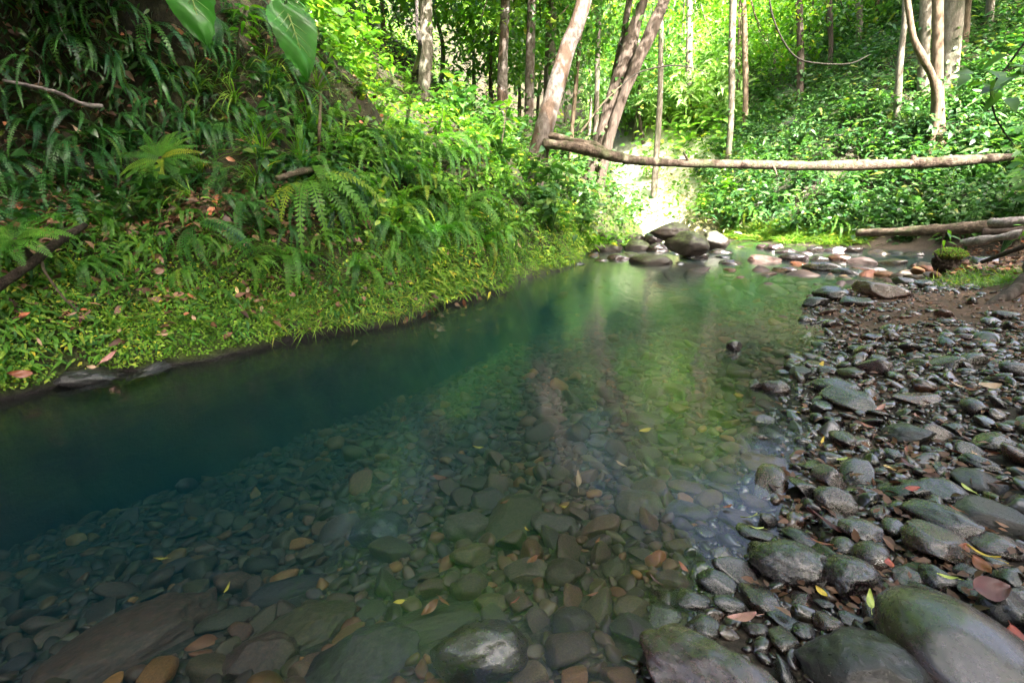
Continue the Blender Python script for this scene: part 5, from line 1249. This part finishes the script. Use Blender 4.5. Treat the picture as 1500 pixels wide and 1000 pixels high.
# ------------------------------------------------------------------ fallen leaves one can count
FL = {}
def fallen(u, v, w, col, desc=None, kind='oval', z=None, lift=.03, rot=None, at=None):
    q = at_z(u, v, 0)
    for _ in range(4):
        zg = float(H(q[0], q[1])) if z is None else z
        q = at_z(u, v, zg + lift)
    if at is not None: q = np.asarray(at)
    L = w * ((q - EYE) @ CF) / FPX
    key = (col, kind)
    if key not in FL:
        nu, nv = 12, 7; V = []
        wd = {'oval': .46, 'narrow': .24, 'wide': .75}[kind]; cu = R.uniform(.25, .6)
        for i in range(nu):
            t = i / (nu - 1); hw = wd / 2 * math.sin(math.pi * min(.98, max(.02, t ** .85))) ** .8
            for j in range(nv):
                s = -1 + 2 * j / (nv - 1)
                V.append((s * hw, t - .5, cu * (t - .5) ** 2 + .5 * cu * abs(s) * hw + .03 * math.sin(5 * t + 3 * s)))
        V = np.array(V); pk = MB(); pk.add(V, [grid_quads(nu, nv)]); 
        v2, p2 = tube([np.array([0, -.72, .02]), np.array([0, -.5, .03]), np.array([0, 0, .012])], [.012, .014, .008], n=8, seg=5); pk.add(v2, p2)
        FL[key] = pk.mesh('fallen_leaf', [M['fallen_' + col]])
    o = link('fallen_leaf', FL[key], None, tuple(q)); o.scale = (L,) * 3
    o.rotation_euler = (R.normal() * .25, R.normal() * .25, R.uniform(0, 6.28) if rot is None else rad(rot))
    tag(o, desc, 'leaf', 'fallen leaves')
    if desc is None: want_label(o, '%s fallen leaf' % {'tan': 'tan', 'lime': 'lime green', 'cream': 'cream', 'rust': 'rust-red'}.get(col, col), q, 'leaf')
fallen(1208, 764, 58, 'maroon', 'large curled maroon leaf lying in the shallows', 'wide', lift=.05, rot=70)
fallen(1304, 687, 22, 'cream', 'bright cream leaf on dark stones behind the wedge stone', 'wide', lift=.06)
fallen(1098, 757, 24, 'lime', 'lime leaf on the flat olive stone, the upper of two', 'narrow', z=0, lift=.012, rot=60)
fallen(1107, 773, 22, 'lime', 'lime leaf on the flat olive stone, the lower of two', 'narrow', z=0, lift=.012, rot=80)
fallen(1275, 880, 40, 'lime', 'bright green fresh leaf on the edge of the largest smooth boulder', 'narrow', lift=.10, rot=-30)
fallen(1389, 845, 26, 'lime', 'pale lime leaf on the blocky black stone', 'narrow', lift=.09, rot=40)
fallen(1418, 716, 30, 'lime', 'green leaf with brown rim beside the pitted stones', 'oval', lift=.07)
fallen(1088, 905, 42, 'pink', 'dry pinkish leaf on wet grit below the rusty angular stone', 'oval', lift=.04, rot=80)
fallen(1452, 862, 50, 'maroon', 'crumpled maroon leaf wedged before the shiny black boulder', 'wide', lift=.1)
fallen(1440, 812, 44, 'yellow', 'yellow strip leaf below the flat speckled purple stone', 'narrow', lift=.09)
fallen(1440, 830, 40, 'rust', None, lift=.09); fallen(1490, 935, 44, 'red', 'red-brown leaf at the frame edge beside the largest smooth boulder', lift=.06)
fallen(1303, 826, 26, 'red', None, lift=.08); fallen(1337, 715, 20, 'red', None, lift=.08); fallen(1400, 745, 26, 'rust', None, 'narrow', lift=.1); fallen(1203, 796, 30, 'rust', None, lift=.08)
fallen(1203, 866, 22, 'yellow', None, lift=.05); fallen(1412, 803, 30, 'rust', None, lift=.07); fallen(1360, 868, 20, 'brown', None, lift=.06)
fallen(1270, 624, 20, 'rust', None); fallen(1290, 597, 18, 'pink', None); fallen(1257, 563, 16, 'pink', None); fallen(1170, 604, 10, 'yellow', None); fallen(1178, 597, 9, 'yellow', None)
fallen(1203, 534, 14, 'yellow', None); fallen(1212, 668, 18, 'yellow', None, 'wide'); fallen(1234, 672, 16, 'lime', None); fallen(1205, 645, 16, 'yellow', None, 'narrow')
fallen(1450, 567, 30, 'tan', 'large tan leaf standing on edge amid the mid gravel bar', 'wide', lift=.08); fallen(1402, 564, 20, 'tan', None); fallen(1425, 571, 22, 'rust', None); fallen(1470, 552, 28, 'rust', None)
fallen(1346, 612, 22, 'pink', None); fallen(1332, 662, 22, 'rust', None); fallen(1393, 660, 24, 'rust', None); fallen(1430, 672, 30, 'tan', None); fallen(1458, 664, 22, 'rust', None); fallen(1330, 680, 24, 'maroon', None)
fallen(1170, 516, 9, 'yellow', None); fallen(1157, 604, 18, 'rust', None); fallen(1440, 600, 26, 'red', None); fallen(1248, 480, 14, 'tan', None); fallen(1360, 498, 16, 'tan', None); fallen(1320, 480, 14, 'tan', None)
fallen(1105, 583, 12, 'tan', None, z=0, lift=.01); fallen(1145, 592, 18, 'red', None, lift=.02)
for (u, v, w, c) in ((584, 881, 18, 'yellow'), (630, 890, 30, 'rust'), (650, 880, 24, 'rust'), (740, 735, 22, 'rust'), (830, 742, 22, 'yellow'), (848, 703, 36, 'tan'), (772, 776, 18, 'yellow'), (780, 820, 20, 'rust'), (868, 870, 20, 'rust'), (755, 880, 18, 'red'), (235, 818, 18, 'yellow'), (333, 861, 18, 'yellow'), (910, 680, 20, 'tan'), (945, 630, 18, 'ochre'), (1000, 830, 18, 'rust'), (960, 850, 26, 'maroon'), (875, 792, 16, 'rust'), (1066, 742, 14, 'rust'), (700, 655, 16, 'yellow'), (645, 700, 22, 'rust')):
    fallen(u, v, w, 'yellow' if c == 'ochre' else c, None, ['oval', 'narrow'][R.integers(0, 2)], lift=.07)
# leaves caught on the bank
def bank_leaf(u, v, w, col, kind='oval', desc=None):
    q = on_bank(u, v, .05)
    fallen(u, v, w, col, desc, kind, at=q)
    o = COL.objects[-1]
    n = BVH.find_nearest(Vector(q))[1]
    n = n if n.z > 0 else -n
    n = (n + Vector((.2, -.4, .3))).normalized()
    o.rotation_euler = n.to_track_quat('Z', 'Y').to_euler(); o.rotation_euler.rotate_axis('Z', R.uniform(0, 6.28))
    if desc is None: LABEL_Q[-1] = (o, LABEL_Q[-1][1] + ' on the bank', q, 'leaf')
for (u, v, w, c, kd) in ((118, 195, 26, 'tan', 'narrow'), (305, 215, 34, 'pink', 'narrow'), (215, 152, 20, 'tan', 'narrow'), (30, 548, 28, 'rust', 'oval'), (160, 522, 28, 'pink', 'narrow'), (134, 537, 12, 'tan', 'oval'), (284, 466, 12, 'tan', 'oval'), (427, 431, 14, 'pink', 'oval'), (347, 425, 11, 'cream', 'oval'), (363, 425, 11, 'tan', 'oval'), (232, 397, 16, 'brown', 'wide'), (442, 283, 26, 'pink', 'wide'), (220, 292, 26, 'tan', 'oval'), (95, 310, 26, 'maroon', 'oval'), (145, 300, 20, 'rust', 'oval'), (330, 364, 18, 'tan', 'wide'), (680, 445, 14, 'rust', 'oval'), (523, 350, 16, 'pink', 'oval'), (58, 501, 16, 'tan', 'narrow'), (174, 483, 12, 'tan', 'oval'), (105, 460, 14, 'tan', 'narrow'), (118, 468, 16, 'maroon', 'narrow'), (128, 459, 14, 'brown', 'narrow'), (240, 490, 20, 'tan', 'narrow'), (383, 453, 12, 'pink', 'oval'), (695, 368, 12, 'rust', 'oval'), (760, 358, 14, 'tan', 'oval'), (640, 340, 14, 'rust', 'oval')):
    bank_leaf(u, v, w, c, kd)
write_labels()
for o in COL.objects:
    if 'label' in o and len(o['label'].split()) > 16: print('LONG', o.name, o['label'])
import collections
for l, n in collections.Counter(o['label'] for o in COL.objects if 'category' in o and 'label' in o).items():
    if n > 1: print('DUP', n, l)

# ------------------------------------------------------------------ light and camera
SUN_EL, SUN_AZ = 42, 155        # azimuth clockwise from +Y (view direction): from the right, a little behind
w = bpy.data.worlds.new('World'); scene.world = w; w.use_nodes = True
nt = w.node_tree; nt.nodes.clear()
sky = nt.nodes.new('ShaderNodeTexSky'); sky.sky_type = 'NISHITA'; sky.sun_disc = False
sky.sun_elevation = rad(SUN_EL); sky.sun_rotation = rad(SUN_AZ); sky.air_density = 0.5; sky.dust_density = 7.0; sky.ozone_density = 0.0
bg = nt.nodes.new('ShaderNodeBackground'); bg.inputs['Strength'].default_value = 0.15
out = nt.nodes.new('ShaderNodeOutputWorld'); nt.links.new(sky.outputs[0], bg.inputs[0]); nt.links.new(bg.outputs[0], out.inputs[0])
L = bpy.data.lights.new('sun', 'SUN'); L.energy = 3.3; L.angle = rad(0.5); L.color = (1, .95, .86)
so = bpy.data.objects.new('sun', L); COL.objects.link(so)
sd = Vector((math.sin(rad(SUN_AZ)) * math.cos(rad(SUN_EL)), math.cos(rad(SUN_AZ)) * math.cos(rad(SUN_EL)), math.sin(rad(SUN_EL))))
so.rotation_euler = sd.to_track_quat('Z', 'Y').to_euler(); so.location = (0, 0, 30)
cam = bpy.data.cameras.new('camera'); cam.sensor_width = 36; cam.lens = 18.0; cam.clip_end = 500; cam.clip_start = .05
co = bpy.data.objects.new('camera', cam); COL.objects.link(co); co.location = (0, 0, CAM_H); co.rotation_euler = (math.pi / 2 - PITCH, 0, 0)
scene.camera = co
vs = scene.view_settings; vs.view_transform = 'Standard'; vs.look = 'None'; vs.gamma = 1; vs.exposure = 3.7
scene.render.film_transparent = False
cy = scene.cycles
cy.max_bounces = 7; cy.diffuse_bounces = 4; cy.glossy_bounces = 3; cy.transmission_bounces = 4; cy.transparent_max_bounces = 8; cy.volume_bounces = 1
cy.use_adaptive_sampling = False
cy.caustics_reflective = False; cy.caustics_refractive = False
cy.sample_clamp_indirect = 6.0
try:
    cy.use_denoising = True; cy.denoiser = 'OPENIMAGEDENOISE'
except Exception: pass
